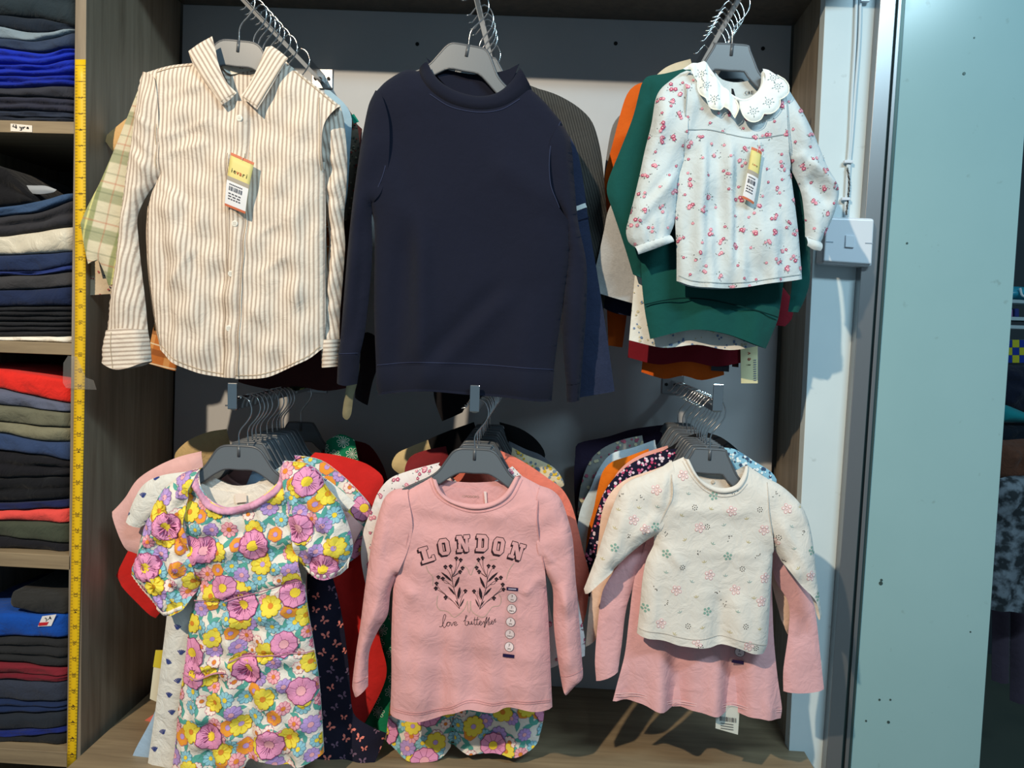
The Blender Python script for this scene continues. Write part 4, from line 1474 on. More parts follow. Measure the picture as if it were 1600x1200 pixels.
for q in ([(296, 941), (320, 938), (348, 939)], [(355, 936), (378, 931), (402, 926)], [(402, 926), (433, 916), (468, 908)], [(280, 1056), (309, 1057), (334, 1051), (358, 1044)], [(361, 1030), (399, 1024), (433, 1020), (490, 1022)]):
    ribbon_mb(mb, SD, q, 2.0, .0078)
props(mb.build('tier_seam', ink((196, 140, 160)), dress), kind='stuff')

# ------------------------------------------------------------------ pink top with lettering
PINK = (222, 166, 168)
M_pink = cloth('pink_jersey', PINK, .05, .3, .1)
hanger(R_LM, YF, 'grey plastic hanger holding the pink lettered top', .0, 0, 0, .98)
tee = thing('lettered_pink_top', 'pink long sleeved top with arched LONDON lettering, lower centre', 'top', R_LM.foot(YF), 'clothes on the '+R_LM.side+' arm')
body = [(672, 747, 'co'), (682, 769, 'o'), (702, 785, 'o'), (737, 796, 'o'), (772, 791, 'o'), (796, 776, 'o'), (813, 746, 'c'), (843, 762, 'co'), (839, 800, 'o'), (844, 850, 'o'), (852, 896, 'co'), (854, 925), (858, 996), (861, 1069), (863, 1113, 'co'), (843, 1114, 'o'), (817, 1108, 'o'), (791, 1107, 'o'), (773, 1114, 'o'), (750, 1111, 'o'), (727, 1107, 'o'), (703, 1116, 'o'), (680, 1126, 'o'), (657, 1128, 'o'), (627, 1126, 'o'), (606, 1123, 'c'), (608, 1069), (608, 996), (611, 923), (614, 900, 'co'), (632, 860, 'o'), (640, 820, 'o'), (635, 768, 'c')]
back = [(672, 747, 'c'), (700, 757), (740, 760), (785, 756), (813, 746, 'c')] + body[7:]
ST = Sheet(body, YF, .020, 52, folds=[(655, 1120, 660, 960, 18, .006), (690, 1120, 690, 980, 12, -.004), (735, 1110, 732, 980, 16, -.005), (770, 1110, 770, 960, 14, .005), (800, 1105, 808, 930, 12, .003), (625, 930, 625, 1100, 8, .004), (842, 930, 846, 1100, 8, .004), (640, 790, 730, 812, 8, .002), (835, 790, 760, 812, 8, .002), (616, 905, 650, 935, 8, .004), (848, 900, 820, 930, 7, .004)], drape=(900, 1125, .006, 105, 2.0), noise=.0012, nscale=50, seed=61, h=5)
sheet_obj('body', [ST], M_pink, tee, [back])
sL = [(635, 766, 'c'), (612, 769), (597, 782), (589, 803), (581, 832), (575, 862), (566, 925), (559, 981), (552, 1027), (546, 1080), (550, 1096, 'co'), (571, 1080, 'c'), (573, 1026), (587, 992), (602, 967), (607, 930), (614, 902, 'co'), (632, 860, 'o'), (640, 820, 'o')]
STL = Sheet(tuck(sL, ST), YF+.0015, .020, 24, folds=[(622, 880, 570, 990, 8, .006), (600, 800, 585, 940, 10, .004), (628, 890, 606, 905, 4, .004)], noise=.001, nscale=35, seed=62, h=5)
sheet_obj('sleeve', [STL], M_pink, tee)
sR = [(843, 762, 'c'), (862, 769), (876, 783), (887, 812), (895, 845), (898, 880), (900, 910), (906, 981), (910, 1040), (911, 1067), (899, 1080), (886, 1094, 'co'), (879, 1082, 'c'), (872, 1040), (865, 981), (863, 923), (852, 895, 'co'), (844, 850, 'o'), (839, 800, 'o')]
STR = Sheet(tuck(sR, ST), YF+.0015, .020, 22, folds=[(850, 880, 892, 960, 7, .004), (882, 900, 890, 1060, 7, .004), (850, 860, 862, 880, 4, .005)], noise=.001, nscale=35, seed=63, h=5)
sheet_obj('sleeve', [STR], M_pink, tee)
strip('neckband', ST, [(680, 751), (690, 770), (708, 782), (737, 788), (766, 785), (788, 772), (805, 746)], [(671, 747), (682, 770), (702, 786), (737, 797), (772, 792), (797, 776), (814, 747)], M_pink, tee, .003, .001, 5, 4)
nbk = back_piece('neck_back', [(676, 751, 'c'), (700, 759), (740, 762), (780, 758), (808, 750, 'c'), (796, 770), (772, 786), (738, 791), (706, 784), (688, 770)], YF+.013, M_pink, tee, .012)
mb = MB(); text_px(mb, 'DOPODOPO', 734, 776, 5, flat(YF+.0118), .03); props(mb.build('lettering', ink((180, 152, 140)), nbk), kind='stuff')
mb = MB(); mb.prism([P(x, y, YF+.008) for x, y in ((756, 768), (760, 768), (761, 786), (758, 787))], .0006); mb.build('care_loop', ink((236, 216, 214)), nbk)
mb = MB()
for q in ([(636, 768), (640, 815), (633, 858), (615, 900)], [(842, 764), (839, 810), (844, 852), (851, 890)], [(608, 1110), (650, 1113), (690, 1110), (727, 1094), (775, 1099), (815, 1095), (862, 1099)], [(608, 1113), (650, 1116), (690, 1113), (727, 1097), (775, 1102), (815, 1098), (862, 1102)], [(669, 752), (681, 774), (702, 789), (737, 800), (773, 795), (800, 779), (816, 751)]):
    ribbon_mb(mb, ST, q, 1.0, .0012)
ribbon_mb(mb, STL, [(548, 1070), (572, 1062)], 1, .001); ribbon_mb(mb, STR, [(875, 1062), (911, 1050)], 1, .001)
props(mb.build('stitching', ink((210, 154, 156)), tee), kind='stuff')

# print: arched lettering in block capitals
INKD = (52, 36, 42)
k = .24
def frame(b0=.13):
    return b0
LET = {
    'L': [[(0, 0), (.92, 0), (.92, .34), (.74, .34), (.74, .2), (.48, .2), (.48, .8), (.62, .8), (.62, 1), (0, 1), (0, .8), (.16, .8), (.16, .2), (0, .2)]],
    'O': [[(.2, 0), (.72, 0), (.92, .2), (.92, .8), (.72, 1), (.2, 1), (0, .8), (0, .2)], [(.32, .22), (.32, .78), (.6, .78), (.6, .22)]],
    'N': [[(0, 0), (.44, 0), (.44, .2), (.33, .2), (.33, .56), (.62, 0), (.88, 0), (.88, .8), (1, .8), (1, 1), (.56, 1), (.56, .8), (.67, .8), (.67, .45), (.38, 1), (0, 1), (0, .8), (.12, .8), (.12, .2), (0, .2)]],
    'D': [[(0, 0), (.7, 0), (.92, .2), (.92, .8), (.7, 1), (0, 1), (0, .8), (.13, .8), (.13, .2), (0, .2)], [(.42, .22), (.42, .78), (.58, .78), (.62, .72), (.62, .28), (.58, .22)]],
}


def tess(loops):
    vs = [Vector((x, y, 0)) for l in loops for x, y in l]
    t = geometry.tessellate_polygon([[Vector((x, y, 0)) for x, y in l] for l in loops])
    return [(v.x, v.y) for v in vs], t


letters = MB()
Z = 1200/220.0
for ch, cx, cy, w, h, a in (('L', 203, 250, 128, 134, -17), ('O', 352, 184, 104, 142, -9), ('N', 510, 157, 112, 142, -3), ('D', 674, 155, 110, 142, 3), ('O', 816, 178, 104, 142, 9), ('N', 968, 220, 122, 138, 17)):
    v, t = tess(LET[ch])
    ca, sa = math.cos(math.radians(a)), math.sin(math.radians(a))
    q = [((x-.47)*w, (.5-y)*h) for x, y in v]

    def put(q, dx, dy, m, off):
        pts = np.array([((cx+dx+x*ca-y*sa)/Z+630, (cy+dy+x*sa+y*ca)/Z+820) for x, y in q])
        letters.add(ST.at(pts, off), t, m)
    for n, (dx, dy) in enumerate([(5*math.cos(i*math.pi/4), 5*math.sin(i*math.pi/4)) for i in range(8)] + [(-4, 6), (-7, 9), (-10, 13), (-12, 16)]):
        put(q, dx, dy, 0, .0006+n*.00002)
    put([(x*.985, y*.985) for x, y in q], 0, 0, 1, .0012)
props(letters.build('lettering', [ink(INKD), ink((216, 162, 164))], tee), 'dark outlined block capitals reading LONDON', kind='stuff')


def zp(pts):
    return [(x/Z+630, y/Z+820) for x, y in pts]


wr = MB()
def mir(pts, f):
    return [((1131-x) if f else x, y) for x, y in pts]
for f in (0, 1):
    for q, w in (([(480, 716), (455, 640), (430, 560), (415, 470), (418, 420)], .8), ([(480, 716), (400, 640), (320, 580), (275, 550)], .7), ([(360, 605), (310, 560), (282, 512)], .6), ([(428, 545), (370, 490), (335, 470), (300, 455)], .6), ([(392, 510), (352, 500), (334, 465)], .5),
                 ([(416, 470), (390, 400), (362, 362)], .6), ([(416, 440), (415, 400), (405, 358)], .6), ([(420, 440), (450, 360), (452, 290)], .6), ([(428, 430), (470, 350), (488, 302)], .6), ([(420, 445), (465, 410), (505, 372)], .6), ([(425, 445), (455, 425), (484, 405)], .5), ([(478, 690), (500, 620), (528, 575)], .6), ([(420, 660), (390, 640), (358, 632)], .5), ([(470, 640), (500, 600), (495, 560)], .4)):
        ribbon_mb(wr, ST, zp(mir(q, f)), w, .0006, 0, 3)
    for a, b, w in (((415, 490), (322, 402), 24), ((432, 545), (478, 440), 26), ((440, 608), (378, 535), 20), ((462, 640), (480, 535), 32), ((478, 700), (440, 648), 12), ((480, 705), (518, 632), 14)):
        a, b = np.array(a, float), np.array(b, float)
        d = b-a; n = np.array([-d[1], d[0]])/np.linalg.norm(d)*w*.5
        fan_mb(wr, ST, zp(mir([a, a+d*.25+n*.8, a+d*.55+n, a+d*.85+n*.5, b, a+d*.85-n*.4, a+d*.55-n*.7, a+d*.25-n*.6], f)), .0007)
    for x, y in ((275, 550), (282, 508), (298, 450), (336, 464), (360, 360), (404, 355), (454, 286), (490, 300), (506, 370), (485, 403), (528, 572), (358, 630)):
        for dx, dy in ((-9, -5), (9, -5), (0, 9), (0, -12)):
            poly_mb(wr, ST, zp(mir(circle(x+dx, y+dy, 9, 6), f)), .0007)
props(wr.build('sprig_print', ink((48, 36, 42)), tee), kind='stuff')
bf = MB()
for q in ([(195, 345), (215, 400), (250, 440), (250, 520)], [(510, 340), (545, 370), (575, 430), (600, 370), (640, 320)], [(290, 610), (285, 690), (310, 730), (380, 745), (430, 790), (490, 750), (530, 700), (545, 650)], [(575, 650), (580, 720), (620, 760), (690, 780), (760, 700), (820, 690), (835, 630), (815, 590)], [(740, 300), (800, 290)], [(945, 320), (900, 390), (880, 460)], [(548, 650), (552, 730), (566, 745), (574, 700), (568, 655)]):
    ribbon_mb(bf, ST, zp(q), 1.1, .0005)
props(bf.build('butterfly_outline', ink((186, 160, 148)), tee), kind='stuff')
cur = MB()
for q in ([(305, 870), (325, 872), (345, 830), (362, 780), (350, 768), (338, 800), (335, 860), (348, 880), (366, 862)],
          [(366, 862), (372, 838), (390, 832), (396, 848), (384, 866), (370, 858), (380, 836), (404, 834)], [(404, 834), (412, 862), (428, 832), (436, 830)], [(432, 852), (454, 838), (446, 826), (434, 842), (442, 860), (466, 846)],
          [(515, 822), (532, 800), (545, 768), (534, 770), (530, 850), (550, 850), (556, 822), (540, 820)], [(560, 815), (562, 842), (578, 842), (584, 815), (586, 845), (600, 838)], [(612, 782), (606, 830), (614, 850), (630, 835)], [(600, 806), (650, 800)], [(636, 780), (628, 830), (638, 850), (656, 832)],
          [(650, 838), (668, 822), (658, 814), (648, 836), (662, 850), (680, 830)], [(680, 830), (686, 816), (694, 824), (692, 846), (704, 800), (716, 778), (708, 820), (694, 872), (690, 862), (708, 834)], [(708, 834), (726, 800), (736, 782), (724, 838), (734, 848)], [(736, 818), (738, 842), (750, 834)], [(742, 800), (744, 802)], [(750, 834), (766, 816), (756, 810), (750, 836), (766, 840)], [(766, 840), (784, 800), (790, 796), (778, 806), (790, 818), (782, 830)]):
    ribbon_mb(cur, ST, zp(q), .75, .0006, 0, 1.5)
props(cur.build('script_lettering', ink((60, 42, 46)), tee), 'thin handwritten words love butterflies', kind='stuff')


def size_sticker(parent, S, marks, bars, strip_q):
    """clear strip of round size stickers"""
    mb = MB()
    q = spline([p+('c',) for p in strip_q], 6)[0]
    fan = MB(); fan_mb(fan, S, q, .0005)
    fm, nt, b = nodes_of('clear_sticker', .2)
    b.inputs['Alpha'].default_value = .14; b.inputs['Base Color'].default_value = (.62, .5, .5, 1)
    sp = fan.build('sticker_strip', fm, parent)
    for i, (x, y) in enumerate(marks):
        mb = MB()
        fan_mb(mb, S, circle(x, y, 7.4, 16), .0012, 0); fan_mb(mb, S, circle(x, y, 6.8, 16), .0014, 1)
        text_px(mb, '3', x, y-2.6, 5.2, lambda q: S.at(q, .0017), .1, 2, bold=.03)
        text_px(mb, 'yrs' if i % 2 == 0 else 'years', x, y+2.8, 4.0, lambda q: S.at(q, .0017), .1, 2, bold=.04)
        props(mb.build('size_dot', [ink((60, 44, 60)), ink((232, 214, 216)), M_black], sp), 'round white size sticker reading 3 yrs', kind='stuff')
    for x, y, w in bars:
        mb = MB()
        bar = rot([(-w/2, -2.6), (w/2, -2.6), (w/2, 2.6), (-w/2, 2.6)], .06)
        poly_mb(mb, S, [(x+u, y+v) for u, v in bar], .0012, 0)
        poly_mb(mb, S, [(x+u*.68, y+v*.3) for u, v in bar], .0014, 1)
        props(mb.build('sticker_bar', [ink((40, 32, 70)), ink((200, 190, 210))], sp), kind='stuff')


size_sticker(tee, ST, zp([(928, 620), (924, 716), (915, 828), (908, 935), (903, 1040)]), [(630+930/Z, 820+542/Z, 18), (630+898/Z, 820+1114/Z, 18)], zp([(880, 520), (985, 525), (955, 1140), (845, 1135)]))

# ------------------------------------------------------------------ cream printed top
M_cream = cloth('cream_jersey', (222, 217, 210), .03, .3, .1)
hanger(R_LR, YF, 'grey plastic hanger holding the cream printed top', .02, 0, 0, .74)
ctop = thing('cream_printed_top', 'cream long sleeved baby top with sparse flower and leaf print, lower right', 'top', R_LR.foot(YF), 'clothes on the '+R_LR.side+' arm')
body = [(1071, 717, 'co'), (1084, 741, 'o'), (1102, 761, 'o'), (1125, 771, 'o'), (1148, 767, 'o'), (1164, 752, 'o'), (1172, 730, 'c'), (1203, 751, 'co'), (1201, 790, 'o'), (1208, 838, 'co'), (1212, 870), (1211, 900), (1208, 952), (1204, 1013), (1199, 1026, 'co'), (1175, 1021, 'o'), (1152, 1012, 'o'), (1128, 1009, 'o'), (1111, 1012, 'o'), (1064, 1009, 'o'), (1041, 1003, 'o'), (1012, 999, 'o'), (997, 996, 'c'), (1002, 952), (1006, 910), (1012, 880), (1024, 855), (1024, 840, 'co'), (1038, 806, 'o'), (1050, 774, 'o'), (1050, 742, 'o'), (1046, 728, 'c')]
back = [(1071, 717, 'c'), (1090, 738), (1120, 745), (1152, 742), (1172, 730, 'c')] + body[7:]
SC = Sheet(body, YF, .020, 44, folds=[(1035, 795, 1180, 800, 12, .004), (1040, 860, 1195, 868, 10, .002), (1128, 1010, 1125, 930, 12, -.005), (1160, 1015, 1150, 930, 16, .004), (1030, 845, 1070, 890, 8, .004), (1022, 870, 1020, 980, 8, .004), (1195, 880, 1190, 1000, 8, .003), (1052, 745, 1048, 790, 5, .004)], drape=(860, 1020, .005, 90, 1.2), noise=.001, nscale=45, seed=71, h=5)
sheet_obj('body', [SC], M_cream, ctop, [back])
sL = [(1052, 722, 'c'), (1033, 735), (1008, 746), (987, 754), (971, 768), (958, 798), (946, 834), (935, 868), (923, 900), (913, 926, 'c'), (915, 934, 'co'), (938, 912, 'o'), (961, 894, 'c'), (990, 867), (1012, 850), (1024, 840, 'co'), (1038, 806, 'o'), (1050, 774, 'o'), (1050, 742, 'o')]
SCL_ = Sheet(tuck(sL, SC), YF+.001, .020, 28, folds=[(1020, 845, 960, 885, 6, .006), (1030, 800, 985, 850, 8, .004), (1040, 735, 1030, 800, 8, .006), (1010, 835, 1030, 825, 5, .005), (985, 770, 950, 880, 10, .004)], noise=.001, nscale=30, seed=72, h=5)
sheet_obj('sleeve', [SCL_], M_cream, ctop)
sR = [(1203, 751, 'c'), (1222, 760), (1242, 776), (1260, 797), (1271, 826), (1278, 868), (1283, 915), (1290, 968, 'c'), (1286, 976, 'co'), (1276, 941, 'o'), (1251, 914, 'o'), (1226, 882, 'c'), (1208, 840, 'co'), (1201, 790, 'o')]
SCR_ = Sheet(tuck(sR, SC), YF+.001, .020, 26, folds=[(1212, 800, 1275, 920, 8, .004), (1212, 840, 1250, 905, 6, .005)], noise=.001, nscale=30, seed=73, h=5)
sheet_obj('sleeve', [SCR_], M_cream, ctop)
strip('neckband', SC, [(1078, 719), (1091, 744), (1108, 757), (1128, 763), (1148, 759), (1160, 746), (1168, 730)], [(1070, 718), (1083, 742), (1102, 763), (1126, 772), (1150, 768), (1166, 753), (1174, 731)], M_cream, ctop, .003, .001, 5, 4)
nbk = back_piece('neck_back', [(1076, 722, 'c'), (1094, 742), (1120, 747), (1150, 744), (1168, 734, 'c'), (1160, 752), (1144, 763), (1126, 766), (1106, 760), (1090, 744)], YF+.013, M_cream, ctop, .010)
for x, y in ((1114, 753), (1140, 757)):
    c = P(x, y, YF+.011)
    mb = MB(); mb.tube([c+Vector((0, .002, 0)), c+Vector((0, -.001, 0))], [.0036, .003], 12)
    mb.build('snap', plain('cream_snap', (206, 190, 172), .4), nbk)
CZ = [('ring', (1068, 743)), ('ring', (1034, 764)), ('dots', (1041, 775)), ('teal', (1075, 773)), ('green', (1115, 775)), ('dash', (1149, 768)), ('dots', (1085, 792)), ('tan', (1110, 796)), ('ring', (1143, 798)), ('dots', (1187, 796)), ('tan', (1064, 806)), ('tan', (1167, 812)), ('ring', (1093, 824)), ('dots', (1105, 823)), ('teal', (1132, 822)), ('ring', (1194, 828)),
      ('dash', (1042, 834)), ('dash', (1141, 840)), ('tan', (1071, 845)), ('sage', (1113, 851)), ('tan', (1169, 849)), ('green', (1041, 865)), ('dash', (1089, 864)), ('green', (1137, 869)), ('dash', (1183, 866)), ('tan', (1101, 880)), ('dots', (1066, 886)), ('dots', (1160, 889)), ('sage', (1040, 896)), ('ring', (1109, 899)), ('teal', (1134, 902)), ('ring', (1196, 904)), ('teal', (1080, 910)), ('teal', (1171, 911)), ('dash', (1026, 920)), ('ring', (1057, 922)), ('ring', (1149, 922)), ('dash', (1121, 925)), ('tan', (1088, 934)), ('tan', (1178, 936)), ('dash', (1043, 943)), ('dash', (1134, 946)), ('green', (1009, 952)), ('green', (1105, 955)), ('teal', (1063, 958)), ('sage', (1151, 956)), ('ring', (1033, 975)), ('dots', (1075, 978)), ('tan', (1098, 982)), ('dots', (1164, 977)), ('tan', (1187, 984)), ('tan', (1053, 992)), ('tan', (1140, 990)), ('ring', (1088, 1006)), ('dots', (1094, 1009)), ('ring', (1169, 1008)), ('dots', (1181, 1012)), ('ring', (1190, 940))]
CL = [('dash', (1000, 778)), ('tan', (966, 799)), ('tan', (998, 795)), ('teal', (1026, 793)), ('ring', (990, 812)), ('tan', (960, 827)), ('ring', (1008, 826)), ('dash', (983, 838)), ('green', (960, 855)), ('green', (1024, 822)), ('tan', (941, 876)), ('dash', (970, 776)), ('ring', (1025, 765))]
CR = [('dash', (1213, 773)), ('ring', (1230, 795)), ('tan', (1254, 795)), ('dots', (1217, 840)), ('dash', (1257, 834)), ('teal', (1236, 824)), ('green', (1271, 862)), ('teal', (1240, 858)), ('dash', (1228, 880)), ('tan', (1247, 888)), ('ring', (1267, 900)), ('ring', (1211, 850)), ('green', (1282, 935))]
for S, lst in ((SC, CZ), (SCL_, CL), (SCR_, CR)):
    g = np.random.default_rng(9)
    mb = MB()
    for kd, c in lst:
        for q, m, l in m_cream(1.0, kd)(g):
            q = np.asarray(q)+c
            if inside(q, S.poly).all():
                poly_mb(mb, S, q, .0006+.00015*l, m)
    props(mb.build('sprig_print', SPRIG, ctop), kind='stuff')
mb = MB()
for q in ([(1050, 742), (1050, 775), (1036, 808), (1024, 838)], [(1201, 755), (1201, 795), (1207, 836)], [(999, 986), (1041, 991), (1080, 998), (1130, 996), (1165, 1001), (1202, 1012)], [(1068, 722), (1081, 745), (1101, 766), (1126, 776), (1151, 772), (1168, 756)]):
    ribbon_mb(mb, SC, q, 1.0, .0012)
props(mb.build('stitching', ink((196, 190, 184)), ctop), kind='stuff')
# ------------------------------------------------------------------ upper left arm
H = 'grey plastic hanger holding the '


def back(rack, Y, name, label, cat, rgb, short, mat=None, pr=None, **kw):
    kw.setdefault('sleeve', None)
    kw.setdefault('h', 10)
    return garment(rack, Y, name, label, cat, rgb, mat, print_=pr, hang_label=H+short, **kw)


M_plaid = plaid('green_plaid_cotton', (208, 202, 178), [(0, .075, .34, .1, (128, 140, 84), .75), (1, .075, .34, .3, (120, 134, 96), .6), (0, .075, .05, .1, (226, 222, 150), .8), (1, .075, .03, .62, (180, 104, 80), .6), (0, .075, .025, .6, (180, 104, 80), .6), (1, .0375, .08, .2, (90, 104, 80), .35)])
M_oplaid = plaid('orange_plaid_cotton', (196, 120, 62), [(0, .04, .3, .1, (224, 170, 110), .7), (1, .04, .3, .3, (120, 70, 44), .6), (1, .04, .06, .7, (236, 226, 200), .9)])
back(R_UL, 1.43, 'plaid_shirt', 'green and cream plaid shirt behind the striped shirt, its sleeve over the yellow tape', 'shirt', (0, 0, 0), 'green plaid shirt', M_plaid, w=.145, L=.50, h=7,
     sl=[(216, 130, 'c'), (196, 180), (176, 230), (152, 285), (133, 322), (122, 348, 'c'), (128, 385), (134, 412, 'co'), (150, 405, 'c'), (158, 422), (166, 446, 'co'), (196, 440, 'c'), (205, 380), (216, 300), (222, 220)])
back(R_UL, 1.452, 'blue_shirt', 'pale blue shirt, a thin strip showing along the right shoulder of the striped shirt', 'shirt', (150, 178, 196), 'pale blue shirt', w=.13, L=.48,
     sr=[(505, 138), (526, 150), (541, 166), (548, 184), (545, 240), (541, 300), (536, 330, 'co'), (525, 300, 'c'), (520, 220)])
back(R_UL, 1.475, 'printed_blouse', 'beige blouse with sparse small print, its cuff showing beside tape number 13', 'blouse', (200, 184, 160), 'beige printed blouse', pr=ditsy_print([(160, 90, 90), (50, 60, 110), (70, 66, 60)], 1.0, 15, 8), w=.12, L=.46, h=7,
     sl=[(190, 320), (150, 375), (134, 398), (132, 430), (130, 462, 'co'), (172, 459, 'c'), (186, 420), (198, 370)])
obr = back(R_UL, 1.50, 'brown_floral_shirt', 'grey brown floral shirt, its shoulder showing right of the striped shirt', 'shirt', (92, 84, 74), 'grey brown floral shirt', pr=ditsy_print([(130, 60, 56), (150, 140, 120), (60, 66, 60)], 1.1, 9, 9), w=.12, L=.46,
     sr=[(528, 165), (545, 172), (556, 192), (561, 235), (560, 290), (552, 340, 'co'), (535, 345, 'c'), (528, 260)])
mb = MB(); mb.prism([P(x, y, 1.485) for x, y in ((548, 180), (553, 178), (561, 190), (553, 193))], .001); mb.build('teal_label', ink((20, 120, 104)), obr)
back(R_UL, 1.525, 'tan_shirt', 'tan shirt whose pointed sleeve end pokes out left of the plaid shirt', 'shirt', (206, 168, 116), 'tan shirt', w=.12, L=.46, h=6,
     sl=[(212, 170, 'c'), (184, 192), (158, 214, 'co'), (170, 228, 'o'), (180, 243, 'c'), (200, 232), (220, 210)])
back(R_UL, 1.56, 'orange_plaid_shirt', 'orange plaid shirt, its cuff showing below the striped shirt cuff', 'shirt', (0, 0, 0), 'orange plaid shirt', M_oplaid, w=.12, L=.48, h=6,
     sl=[(250, 450), (238, 505), (230, 545), (224, 566, 'co'), (272, 580, 'c'), (282, 545), (290, 470)])
back(R_UL, 1.60, 'maroon_shirt', 'dark maroon shirt, only its hem showing under the striped shirt', 'shirt', (62, 30, 30), 'dark maroon shirt', w=.115, L=.63, dx=.045)
back(R_UL, 1.68, 'green_print_shirt', 'dark shirt with pale green print, cuff showing under the striped shirt hem', 'shirt', (40, 56, 40), 'dark shirt with green print', pr=ditsy_print([(190, 206, 120), (120, 150, 80)], 2.0, 10, 9), w=.10, L=.52,
     sr=[(470, 520), (496, 540), (492, 575), (486, 604, 'co'), (446, 616, 'c'), (452, 570)])

# ------------------------------------------------------------------ upper middle arm
M_slub = cloth('slub_navy', (34, 42, 66), .3, .25, .3, heather=.4)
M_rib = striped('charcoal_rib', (66, 66, 64), (44, 44, 44), .005, .4)
o = back(R_UM, 1.435, 'navy_slub_tee', 'navy marl long sleeved top with a white sleeve stripe, right behind the navy sweatshirt', 'top', (0, 0, 0), 'navy marl top', M_slub, w=.125, L=.58, h=8,
     sr=[(868, 190), (892, 215), (905, 245), (914, 300), (922, 360), (934, 430), (948, 520), (961, 612, 'co'), (930, 617, 'o'), (902, 622, 'c'), (893, 540), (886, 430), (872, 330)])
SS = Sheet([(868, 190), (892, 215), (905, 245), (914, 300), (922, 360), (934, 430), (948, 520), (961, 612, 'co'), (930, 617, 'o'), (902, 622, 'c'), (893, 540), (886, 430), (872, 330)], 1.438, .0072, 26, seed=15, noise=.001, nscale=50, h=8)
mb = MB(); ribbon_mb(mb, SS, [(888, 330), (903, 325), (916, 320)], 7, .0012); mb.build('sleeve_stripe', ink((206, 210, 210)), o)
mb = MB(); ribbon_mb(mb, SS, [(880, 350), (900, 346), (921, 339)], 1.5, .0012); mb.build('seam', ink((24, 28, 46)), o)
back(R_UM, 1.50, 'charcoal_sweater', 'charcoal ribbed sweater, its right shoulder and sleeve showing behind the navy tops', 'sweater', (60, 60, 58), 'charcoal sweater', M_rib, w=.12, L=.50, h=8,
     sr=[(815, 132), (842, 137), (872, 147), (904, 166), (926, 190), (939, 235), (946, 300), (950, 370), (948, 440), (940, 510, 'co'), (915, 512, 'c'), (900, 430), (880, 330), (850, 220)])
back(R_UM, 1.53, 'black_sweater', 'black sweater, cuff showing under the left cuff of the navy sweatshirt', 'sweater', (30, 22, 26), 'black sweater with showing cuff', w=.11, L=.5, h=7,
     sl=[(568, 520), (560, 570), (554, 606), (553, 622, 'co'), (573, 634, 'c'), (580, 600), (596, 540)])
back(R_UM, 1.47, 'olive_jacket', 'olive jacket, a thin strap end hanging below the navy sweatshirt cuff', 'jacket', (128, 124, 100), 'olive jacket', w=.11, L=.5, h=5,
     sl=[(544, 560), (540, 600), (534, 640), (534, 652), (541, 657), (547, 648), (551, 620), (557, 596), (560, 565)])
back(R_UM, 1.62, 'black_shirt', 'black shirt, a dark hem corner showing under the navy sweatshirt', 'shirt', (22, 20, 24), 'black shirt with showing hem corner', w=.10, L=.5, h=7,
     sl=[(680, 560), (676, 600), (679, 628), (690, 659, 'co'), (722, 645, 'c'), (738, 612), (745, 560)])

# ------------------------------------------------------------------ upper right arm
M_green = cloth('green_fleece', (14, 74, 70), .06, .15, .2)
bodyg = [(1078, 104, 'co'), (1130, 150, 'o'), (1190, 112, 'c'), (1225, 150, 'c'), (1236, 240), (1232, 340), (1228, 430), (1219, 496), (1210, 520), (1199, 545, 'co'), (1179, 538, 'o'), (1140, 523, 'o'), (1092, 515, 'o'), (1056, 520, 'o'), (1017, 530, 'c'), (1008, 480), (1003, 420), (1005, 340), (1010, 240), (1012, 118, 'c')]
og = back(R_UR, 1.425, 'green_sweatshirt', 'dark green sweatshirt directly behind the rose print blouse', 'sweatshirt', (0, 0, 0), 'dark green sweatshirt', M_green, body=bodyg, h=7, T=.011,
     sl=[(1076, 103, 'c'), (1040, 112), (1012, 117), (1003, 130), (990, 180), (970, 232), (951, 280), (949, 300), (958, 328), (976, 382), (990, 428, 'co'), (1003, 434, 'c'), (1008, 380), (1014, 300), (1030, 200)],
     sr=[(1200, 120), (1226, 150), (1244, 220), (1258, 300), (1268, 380), (1268, 440), (1260, 468), (1250, 488, 'co'), (1234, 487, 'c'), (1240, 440), (1238, 350), (1225, 250)])
SG = Sheet(bodyg, 1.425, .011, 42, seed=1, h=7, noise=.001, nscale=80, drape=(1, 2, 0, 10, 0))
mb = MB(); ribbon_mb(mb, SG, [(1008, 476), (1035, 470), (1068, 466), (1104, 468), (1140, 475), (1180, 485), (1216, 496)], 2, .006); mb.build('hem_seam', ink((6, 40, 40)), og)
back(R_UR, 1.455, 'white_patterned_tee', 'white top with blue pattern, hem showing under the green sweatshirt', 'top', (220, 220, 214), 'white top with blue pattern', pr=ditsy_print([(110, 134, 170), (200, 190, 160)], 1.3, 14, 5), w=.125, L=.535, dx=-.032, flare=.003, h=8)
M_marl = cloth('grey_marl', (168, 170, 172), .2, .2, .2, heather=.28)
back(R_UR, 1.474, 'grey_marl_tee', 'light grey marl top, its wide sleeve showing left of the green sweatshirt', 'top', (0, 0, 0), 'light grey marl top', M_marl, w=.10, L=.45, h=7,
     sl=[(1008, 250), (975, 290), (952, 325), (944, 360), (934, 405), (920, 453, 'co'), (958, 465, 'o'), (997, 476, 'c'), (1004, 430), (1015, 340)])
back(R_UR, 1.499, 'cream_tee', 'cream top, its shoulder showing above the green sweatshirt', 'top', (206, 196, 172), 'cream top with showing shoulder', w=.09, L=.40, h=6,
     sl=[(1080, 90, 'c'), (1055, 97), (1036, 107), (1022, 124), (1030, 145), (1085, 125)])
